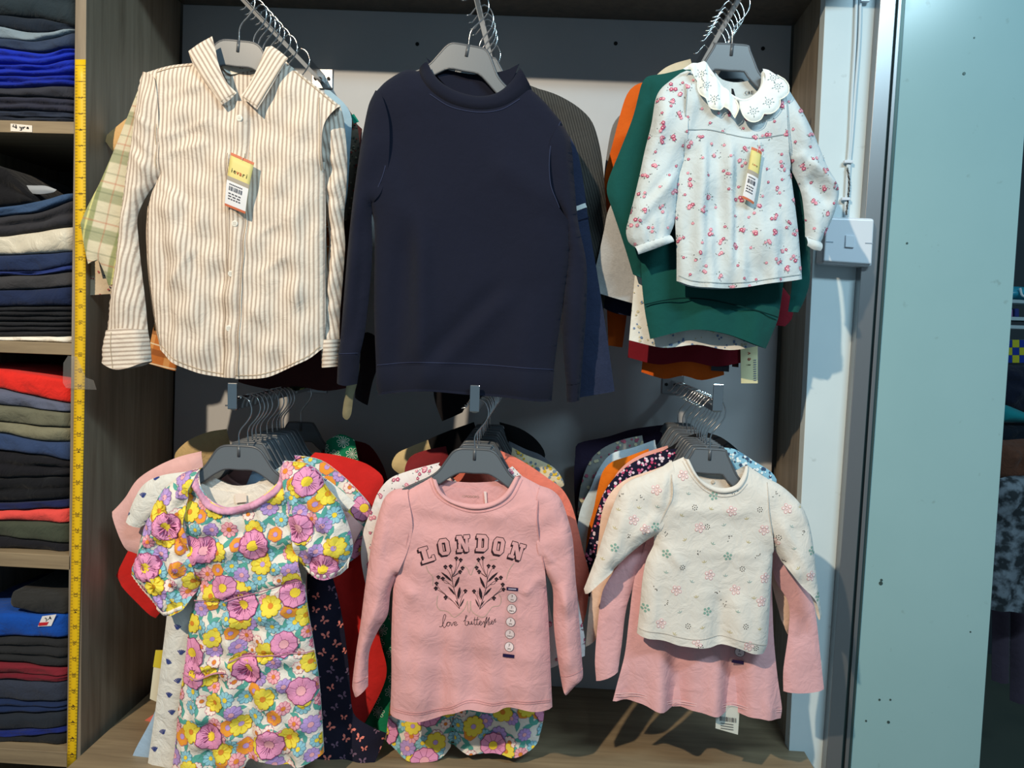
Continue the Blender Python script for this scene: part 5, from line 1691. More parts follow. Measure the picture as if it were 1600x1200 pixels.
back(R_UR, 1.519, 'navy_tee', 'navy top, cuff showing just under the grey marl sleeve', 'top', (26, 28, 54), 'navy top with showing cuff', w=.09, L=.40, h=6,
     sl=[(960, 420), (940, 445), (931, 460), (932, 474, 'co'), (958, 488, 'o'), (986, 494, 'c'), (990, 460)])
om = back(R_UR, 1.543, 'maroon_tee', 'maroon top, hem showing under the green sweatshirt', 'top', (112, 20, 34), 'maroon top', w=.118, L=.57, dx=-.032, flare=.002, h=8,
     sr=[(1215, 440), (1240, 470), (1239, 498), (1228, 510, 'co'), (1212, 508, 'c'), (1205, 460)])
oo = back(R_UR, 1.571, 'orange_tee', 'orange long sleeved top, its shoulder and sleeve showing left of the green sweatshirt', 'top', (204, 92, 24), 'orange top', w=.075, L=.60, dx=-.035, h=8,
     sl=[(1014, 124, 'c'), (992, 132), (980, 146), (971, 172), (959, 218), (947, 265), (944, 300), (945, 400), (949, 490), (951, 540, 'co'), (973, 543, 'c'), (980, 490), (990, 380), (1004, 240)])
back(R_UR, 1.64, 'grey_tee', 'mid grey top, its shoulder showing left of the orange top', 'top', (120, 124, 130), 'mid grey top', w=.08, L=.42, h=7,
     sl=[(1000, 160, 'c'), (972, 176), (958, 194), (950, 230), (944, 280), (946, 330), (952, 360, 'co'), (975, 350, 'c'), (990, 260)])
# tags hanging below
tc = plain('cream_card', (206, 200, 158), .6)
def card(parent, q, Y, mat, lines=0, word=None):
    mb = MB(); mb.prism([P(x, y, Y) for x, y in q], .0008)
    o = mb.build('hang_tag', mat, parent)
    return o
t1 = card(om, [(1157, 540), (1184, 540), (1184, 599), (1158, 599)], 1.53, tc)
mb = MB()
for i, ch in enumerate('iev'):
    text_px(mb, ch, 1170, 570-i*9, 10, flat(1.5285), -math.pi/2, 0 if i < 1 else 1, bold=.03)
for i in range(10):
    y = 562+i*3.5
    mb.add(flat(1.5285)([(1177.5, y), (1182, y), (1182, y+1), (1177.5, y+1)]), [(0, 1, 2, 3)], 2)
props(mb.build('lettering', [M_black, ink((150, 40, 40)), ink((120, 124, 150))], t1), kind='stuff')
card(om, [(1143, 540), (1155, 540), (1154, 574), (1144, 573)], 1.54, ink((44, 24, 20)))
t3 = card(oo, [(1113, 540), (1141, 541), (1139, 581), (1111, 579)], 1.56, ink((66, 72, 80)))
mb = MB()
for i in range(8):
    y = 548+i*3.4
    mb.add(flat(1.5585)([(1117, y), (1135, y), (1135, y+1.2), (1117, y+1.2)]), [(0, 1, 2, 3)])
props(mb.build('printed_lines', ink((40, 44, 56)), t3), kind='stuff')

# ------------------------------------------------------------------ lower left arm
of = back(R_LL, 1.422, 'fan_print_dress', 'white seersucker dress with navy fan print behind the daisy dress', 'dress', (226, 226, 222), 'white fan print dress', cloth('seersucker', (226, 226, 222), .05, .5, .5), fan_print(1.0, 27, 4), h=7, T=.011,
     body=[(308, 736, 'co'), (375, 764, 'o'), (440, 728, 'c'), (470, 745, 'c'), (462, 900), (476, 1100), (470, 1230, 'co'), (350, 1235, 'o'), (222, 1228, 'c'), (240, 1100), (254, 985), (264, 900), (285, 800), (282, 742, 'c')],
     sl=[(292, 738, 'c'), (250, 744), (222, 757), (205, 783), (192, 818, 'co'), (214, 827, 'c'), (240, 810), (282, 790)],
     sr=[(462, 735, 'c'), (500, 746), (524, 762), (553, 788, 'co'), (540, 802, 'c'), (515, 795), (472, 790)])
tg = card(of, [(243, 1016), (256, 1016), (248, 1098), (234, 1092)], 1.445, ink((222, 214, 190)))
mb = MB(); mb.prism([P(x, y, 1.4443) for x, y in [(243, 1016), (256, 1016), (253, 1045), (239, 1042)]], .0006); mb.build('yellow_band', ink((210, 190, 60)), tg)
back(R_LL, 1.462, 'plain_pink_tee', 'plain pink top, shoulders showing behind the white fan print dress', 'top', (222, 176, 174), 'plain pink top', w=.11, L=.42, h=7,
     sl=[(312, 706, 'c'), (276, 715), (240, 731), (211, 751), (193, 778), (182, 791), (172, 801, 'co'), (183, 832, 'o'), (196, 862, 'c'), (222, 866), (262, 800), (312, 745)],
     sr=[(470, 745, 'c'), (505, 766), (535, 795), (566, 824, 'co'), (549, 857, 'c'), (520, 850), (478, 800)])
ob = back(R_LL, 1.485, 'butterfly_dress', 'navy dress with pink butterfly print right of the daisy dress', 'dress', (24, 24, 44), 'navy butterfly dress', pr=butterfly_print(1.0, 16.5, 4), h=7, T=.011,
     body=[(380, 740, 'co'), (410, 770, 'o'), (440, 735, 'c'), (478, 800), (512, 888), (531, 960), (542, 1040), (550, 1118), (578, 1140), (602, 1150, 'c'), (596, 1168, 'co'), (575, 1203, 'o'), (480, 1232, 'o'), (400, 1230, 'c'), (395, 900)])
back(R_LL, 1.52, 'second_daisy_dress', 'daisy print dress like the front one, its right puff sleeve showing behind it', 'dress', (232, 226, 220), 'second daisy dress', M_muslin, daisy_print(.9, 14), w=.11, L=.50, flare=.04, h=8, T=.011,
     sr=[(458, 712, 'c'), (499, 720), (534, 745), (563, 774), (578, 796), (572, 830), (560, 869, 'co'), (540, 882, 'c'), (500, 810), (466, 760)])
back(R_LL, 1.55, 'red_dress', 'bright red dress behind the daisy dresses, shoulder and skirt showing at the right', 'dress', (206, 40, 38), 'red dress', h=8, T=.009,
     body=[(420, 712, 'co'), (455, 740, 'o'), (490, 708, 'c'), (516, 711), (548, 718), (578, 730), (598, 752), (582, 786, 'c'), (578, 900), (592, 1000), (602, 1060), (562, 1146, 'co'), (430, 1155, 'o'), (330, 1140, 'c'), (350, 900), (380, 760)],
     sl=[(250, 790), (212, 835), (196, 864), (178, 902), (183, 910, 'co'), (212, 940, 'o'), (240, 968, 'c'), (262, 940), (290, 850)])
back(R_LL, 1.615, 'beige_gathered_tee', 'beige gathered top, its left shoulder showing behind the pink top', 'top', (196, 172, 126), 'beige gathered top', cloth('beige_gather', (196, 172, 126), .1, .6, .3), w=.09, L=.42, h=6,
     sl=[(352, 671, 'c'), (322, 676), (292, 689), (272, 708), (270, 724, 'co'), (305, 735, 'c'), (356, 715)])
back(R_LL, 1.443, 'light_blue_dress', 'light blue dress, its hem corner showing at the bottom left of the rail', 'dress', (160, 188, 216), 'light blue dress', h=9, T=.006,
     body=[(400, 720, 'co'), (430, 740, 'o'), (460, 718, 'c'), (440, 900), (360, 1228, 'co'), (280, 1232, 'o'), (192, 1226, 'c'), (206, 1180), (238, 1118), (270, 1030), (330, 880)])
back(R_LL, 1.594, 'green_floral_dress', 'green dress with white outlined flowers, showing right of the red dress', 'dress', (22, 136, 96), 'green floral dress', pr=outline_print((22, 136, 96), 1.0, 18, 4), h=8, T=.010,
     body=[(508, 690, 'co'), (528, 680, 'o'), (552, 688, 'c'), (562, 740), (592, 900), (612, 1000), (616, 1168, 'co'), (580, 1166, 'o'), (552, 1150, 'c'), (520, 950), (500, 760)])
back(R_LL, 1.576, 'coral_dress', 'coral dress, a hem corner touching the board at the lower left', 'dress', (214, 112, 100), 'coral dress', h=8, T=.008,
     body=[(440, 720, 'co'), (460, 730, 'o'), (480, 716, 'c'), (470, 900), (400, 1100), (290, 1168, 'co'), (240, 1172, 'o'), (210, 1168, 'c'), (204, 1152), (216, 1134), (262, 1098), (360, 950)])
back(R_LL, 1.73, 'dark_red_dress', 'dark red dress, its shoulder showing right of the green floral dress', 'dress', (104, 18, 26), 'dark red dress', h=8, T=.008,
     body=[(500, 700, 'co'), (525, 715, 'o'), (548, 688, 'c'), (576, 697), (596, 726), (606, 756, 'c'), (604, 900), (608, 1080, 'co'), (540, 1085, 'c'), (500, 800)])

# ------------------------------------------------------------------ lower middle arm
M_wht = cloth('white_jersey', (226, 220, 220), .03, .25, .1)
back(R_LM, 1.43, 'rose_print_tee', 'white long sleeved top with small rose print behind the pink lettered top', 'top', (0, 0, 0), 'white rose print top', M_wht, rose_print(.9, 20, 12), h=7, T=.010,
     body=[(684, 728, 'co'), (740, 772, 'o'), (800, 730, 'c'), (838, 768, 'c'), (850, 900), (868, 1000), (872, 1043, 'co'), (740, 1060, 'o'), (632, 1040, 'c'), (628, 900), (644, 760), (642, 737, 'c')],
     sl=[(686, 724, 'c'), (641, 736), (608, 749), (589, 771), (577, 802), (567, 828), (562, 866), (566, 900), (574, 932, 'co'), (602, 926, 'c'), (626, 870), (642, 800)],
     sr=[(838, 765, 'c'), (868, 790), (888, 840), (898, 900), (906, 955), (914, 1000), (914, 1028, 'co'), (896, 1030, 'c'), (884, 960), (866, 890), (846, 840)])
back(R_LM, 1.47, 'salmon_tee', 'salmon long sleeved top, right shoulder and sleeve showing behind the pink lettered top', 'top', (222, 122, 104), 'salmon top', cloth('salmon_jersey', (222, 122, 104), .06, .4, .1), w=.10, L=.42, h=7,
     sr=[(778, 704, 'c'), (800, 713), (828, 729), (857, 749), (878, 765), (893, 790), (903, 825), (911, 860), (921, 900), (917, 955), (906, 992, 'co'), (886, 975, 'c'), (872, 900), (845, 810), (800, 760)])
back(R_LM, 1.50, 'daisy_skirted_dress', 'daisy print dress, its two hem folds hanging below the pink lettered top', 'dress', (232, 226, 214), 'daisy print dress under the pink top', M_muslin, daisy_print(.95, 24), h=7, T=.011,
     body=[(700, 745, 'co'), (742, 770, 'o'), (790, 745, 'c'), (815, 800), (838, 950), (848, 1060), (850, 1120), (841, 1162, 'co'), (828, 1174, 'o'), (800, 1182, 'o'), (770, 1176, 'o'), (735, 1178, 'o'), (709, 1168, 'c'), (707, 1110, 'c'), (703, 1172, 'co'), (688, 1186, 'o'), (660, 1189, 'o'), (630, 1182, 'o'), (602, 1158, 'c'), (608, 1100), (622, 1000), (650, 850)])
back(R_LM, 1.545, 'maroon_red_tee', 'maroon red top, its left shoulder showing behind the rose print top', 'top', (128, 40, 46), 'maroon red top', w=.09, L=.42, h=7,
     sl=[(696, 698, 'c'), (662, 705), (640, 715), (631, 738), (640, 760), (700, 740)])
back(R_LM, 1.575, 'yellow_flower_tee', 'cream top with yellow flowers, right shoulder showing behind the salmon top', 'top', (222, 208, 176), 'cream top with yellow flowers', pr=ditsy_print([(224, 184, 60), (120, 140, 160)], 1.8, 9, 7), w=.09, L=.40, h=6,
     sr=[(800, 700, 'c'), (822, 712), (848, 722), (869, 735), (881, 760), (850, 762), (800, 740)])
back(R_LM, 1.61, 'cream_collar_tee', 'cream top, its left shoulder edge showing behind the maroon red top', 'top', (214, 196, 150), 'cream top behind the maroon red one', w=.09, L=.40, h=6,
     sl=[(668, 688, 'c'), (638, 700), (618, 711), (612, 732), (640, 745), (672, 715)])
back(R_LM, 1.65, 'steel_grey_tee', 'steel grey top, right shoulder showing behind the yellow flower top', 'top', (120, 126, 138), 'steel grey top', w=.09, L=.40, h=6,
     sr=[(795, 690, 'c'), (822, 703), (845, 712), (864, 730), (868, 748), (840, 750), (795, 720)])
back(R_LM, 1.72, 'black_tee', 'black top, both shoulders showing at the back of the lower middle arm', 'top', (14, 14, 18), 'black top at the back', w=.09, L=.40, h=8,
     sl=[(740, 660, 'c'), (700, 674), (665, 689), (640, 705), (636, 722), (700, 730), (745, 690)], sr=[(780, 660, 'c'), (812, 670), (838, 688), (852, 712), (838, 730), (790, 700)])

# ------------------------------------------------------------------ lower right arm
M_pk2 = cloth('pink_jersey_two', (224, 172, 176), .05, .3, .1)
bodyp = [(1070, 725, 'co'), (1110, 770, 'o'), (1160, 735, 'c'), (1192, 765, 'c'), (1206, 880), (1211, 996), (1217, 1060), (1224, 1110), (1222, 1126, 'co'), (1181, 1119, 'o'), (1143, 1118, 'o'), (1114, 1114, 'o'), (1082, 1110, 'o'), (1047, 1110, 'o'), (1023, 1105, 'o'), (991, 1098, 'o'), (958, 1099, 'c'), (965, 1072), (977, 1025), (984, 967), (992, 908), (1010, 850), (1040, 770)]
op = back(R_LR, 1.42, 'pink_stickered_tee', 'plain pink long sleeved top with a size sticker below the cream printed top', 'top', (0, 0, 0), 'pink stickered top', M_pk2, body=bodyp, h=6, T=.009, drape=.012,
     sl=[(1012, 842, 'c'), (985, 862), (965, 888), (950, 910), (941, 930), (934, 980), (930, 1035), (932, 1067, 'co'), (950, 1060, 'o'), (966, 1053, 'c'), (972, 1010), (980, 950), (1000, 890)],
     sr=[(1205, 850, 'c'), (1232, 875), (1258, 905), (1272, 940), (1278, 970), (1284, 1025), (1290, 1080, 'co'), (1258, 1083, 'o'), (1226, 1083, 'c'), (1226, 1050), (1234, 990), (1234, 945), (1212, 905)])
SP = Sheet(bodyp, 1.42, .009, 42, seed=1, h=6, noise=.001, nscale=80, drape=(proj(R_LR.foot(1.42))[1]+.15*F/1.42, proj(R_LR.foot(1.42))[1]+.42*F/1.42, .006, .10*F/1.42, 1))
size_sticker(op, SP, [(1156, 1020)], [(1153, 1035, 18)], [(1143, 985), (1168, 985), (1166, 1046), (1140, 1043)])
mb = MB()
for d in (0, 3.5):
    ribbon_mb(mb, SP, [(962, 1086+d), (1000, 1084+d), (1047, 1096+d), (1110, 1099+d), (1170, 1105+d), (1222, 1110+d)], 1, .002)
props(mb.build('stitching', ink((236, 196, 198)), op), kind='stuff')
tg = card(op, [(1119, 1100), (1156, 1104), (1153, 1148), (1118, 1138)], 1.425, ink((206, 208, 200)))
mb = MB()
for i in range(9):
    a = 1125+i*3
    mb.add(flat(1.4235)([(a, 1119+i*.4), (a+(1.2 if i % 3 else 2), 1119+i*.4), (a+(1.2 if i % 3 else 2), 1126+i*.4), (a, 1126+i*.4)]), [(0, 1, 2, 3)])
for j in range(3):
    mb.add(flat(1.4235)([(1126, 1129+j*4), (1146, 1132+j*4), (1146, 1133+j*4), (1126, 1130+j*4)]), [(0, 1, 2, 3)])
props(mb.build('barcode_print', ink((90, 92, 96)), tg), kind='stuff')
back(R_LR, 1.445, 'peach_tee', 'pale peach top, shoulder edge and sleeve showing left of the cream printed top', 'top', (232, 200, 180), 'pale peach top', w=.085, L=.33, h=7,
     sl=[(1064, 719, 'c'), (1022, 735), (979, 750), (954, 772), (941, 802), (934, 858), (922, 940), (915, 1013, 'co'), (930, 1003, 'c'), (950, 955), (970, 890), (1015, 820), (1060, 760)],
     sr=[(1200, 830, 'c'), (1222, 880), (1240, 930), (1243, 960), (1233, 994, 'co'), (1222, 970, 'c'), (1205, 900)])
back(R_LR, 1.468, 'blue_floral_tee', 'pale blue floral top, right shoulder showing behind the cream printed top', 'top', (140, 190, 214), 'pale blue floral top', pr=ditsy_print([(226, 236, 240), (60, 80, 110)], 1.6, 8, 7), w=.085, L=.33, h=6,
     sr=[(1130, 700, 'c'), (1150, 703), (1179, 721), (1207, 739), (1215, 756), (1190, 765), (1140, 740)])
back(R_LR, 1.49, 'navy_ditsy_tee', 'navy top with tiny pink and white flowers, left shoulder showing', 'top', (22, 22, 46), 'navy top with tiny flowers', pr=ditsy_print([(206, 130, 170), (226, 210, 226), (190, 70, 110)], 1.5, 7.5, 7), w=.085, L=.33, h=6,
     sl=[(1064, 702, 'c'), (1046, 703), (998, 719), (966, 742), (945, 769), (933, 800), (922, 840), (913, 880), (916, 932, 'co'), (938, 936, 'c'), (968, 860), (1012, 790), (1066, 740)])
back(R_LR, 1.515, 'black_cardigan', 'black cardigan on the lower right arm, shoulders showing above the grey hangers', 'cardigan', (12, 12, 16), 'black cardigan', w=.085, L=.33, h=7,
     sl=[(1098, 676, 'c'), (1074, 683), (1050, 698), (1030, 712), (1040, 735), (1100, 720)], sr=[(1105, 676, 'c'), (1128, 684), (1150, 700), (1166, 716), (1178, 735), (1140, 740), (1105, 715)])
back(R_LR, 1.54, 'rose_pink_tee', 'rose pink top, left shoulder strip showing above the navy tiny flower top', 'top', (226, 160, 150), 'rose pink top', w=.08, L=.33, h=6,
     sl=[(1044, 697, 'c'), (1005, 710), (976, 728), (960, 752), (985, 770), (1048, 730)])
back(R_LR, 1.58, 'orange_tee', 'orange top on the lower right arm, left shoulder showing', 'top', (220, 112, 22), 'orange top on the lower right arm', w=.08, L=.33, h=6,
     sl=[(1014, 702, 'c'), (982, 714), (956, 723), (942, 738), (934, 766), (928, 796), (919, 830), (915, 866, 'co'), (935, 872, 'c'), (965, 790), (1016, 735)])
back(R_LR, 1.63, 'pale_blue_tee', 'very pale blue top, left shoulder showing behind the orange top', 'top', (196, 212, 222), 'very pale blue top', w=.08, L=.33, h=6,
     sl=[(1024, 688, 'c'), (990, 700), (956, 710), (936, 734), (922, 766), (908, 795), (902, 830), (904, 872, 'co'), (926, 880, 'c'), (962, 770), (1026, 725)])
back(R_LR, 1.68, 'grey_floral_tee', 'grey floral top, left shoulder showing behind the pale blue top', 'top', (132, 132, 130), 'grey floral top', pr=ditsy_print([(150, 80, 100), (190, 180, 150)], 1.8, 11, 7), w=.08, L=.33, h=6,
     sl=[(1004, 681, 'c'), (976, 687), (946, 699), (925, 717), (913, 741), (906, 770), (902, 806, 'co'), (925, 810, 'c'), (962, 735), (1006, 712)])
back(R_LR, 1.745, 'dark_purple_tee', 'dark purple top at the back of the lower right arm', 'top', (44, 34, 56), 'dark purple top', w=.08, L=.33, h=7,
     sl=[(1040, 664, 'c'), (990, 671), (950, 683), (903, 694), (899, 713), (897, 745), (899, 800), (904, 828, 'co'), (925, 826, 'c'), (962, 730), (1040, 700)])
# ------------------------------------------------------------------ folded clothes on the left shelves
YS = 1.472
BOARDS = [P(60, y, YL).z for y in (189, 535, 866, 1173)]


def folded(name, label, cat, rgb, top, bot, lobes=1, x0=-95, mat=None, seed=1, deep=.28, bulge=1.0, x1=None, wob=1.0, heather=0, yf=0.0):
    """top/bot: list of photo (x, y) along the front edge"""
    g = np.random.default_rng(seed)
    tx, ty = np.array(top, float).T; bx, by = np.array(bot, float).T
    xr = x1 if x1 is not None else 117.4-.0118*np.mean(by)
    nx = 26
    xs = np.linspace(x0, xr, nx)
    t_y = np.interp(xs, tx, ty); b_y = np.interp(xs, bx, by)
    k = np.ones(3)/3
    t_y[1:-1] = np.convolve(t_y, k, 'same')[1:-1]; b_y[1:-1] = np.convolve(b_y, k, 'same')[1:-1]
    ph = g.uniform(0, 6, 4)
    m = 7*lobes+8
    V = []
    for i, x in enumerate(xs):
        T_, B_ = P(x, t_y[i], YS+yf), P(x, b_y[i], YS+yf)
        T_.z -= .0006; B_.z += .0006
        B_.z = max(B_.z, max([q for q in BOARDS if q < (T_.z+B_.z)/2+.02] or [0])+.0008); T_.z = max(T_.z, B_.z+.003)
        h = T_.z-B_.z
        e = math.sin(math.pi*min(1, (i/(nx-1))*1.0)*.5+math.pi*.5) if False else 1
        edge = min(1, (nx-1-i)/2.0)**.5*min(1, i/2.0+.3)**.5
        for j in range(m):
            if j < 3:
                y = YS+yf+deep*(1-j/3)+.012; z = T_.z-.0005*j
                if j == 0: z -= h*.1
            elif j >= m-3:
                q = j-(m-3)
                y = YS+yf+deep*((q+1)/3)+.012; z = B_.z+.0005
            else:
                s = (j-3)/(m-7)
                c = (1-math.cos(math.pi*s))/2 if lobes == 1 else s
                z = T_.z-h*c
                r = abs(math.sin(math.pi*s*lobes))**.55
                y = YS+yf+min(.012, h*.5)*(1-r*bulge)
                y += wob*(.0022*math.sin(x*.06+ph[0]+s*3)+.0014*math.sin(x*.13+ph[1]-s*5)+.0012*math.sin(x*.031+ph[2]+s*9))
                y += (1-edge)*.012
                z += wob*(.0006*math.sin(x*.1+ph[3]+s*7))*math.sin(math.pi*s)
            V.append((T_.x, y, z))
    f = []
    for i in range(nx-1):
        for j in range(m-1):
            f.append((i*m+j, i*m+j+1, (i+1)*m+j+1, (i+1)*m+j))
        f.append((i*m+m-1, i*m, (i+1)*m, (i+1)*m+m-1))
    f.append(tuple(range(m))[::-1]); f.append(tuple((nx-1)*m+j for j in range(m)))
    o = mesh_obj(name, V, f, mat or cloth(name+'_cloth', rgb, .1, .5, .35, heather=heather), None, True)
    return props(o, label, cat, 'clothes folded on the left shelves')


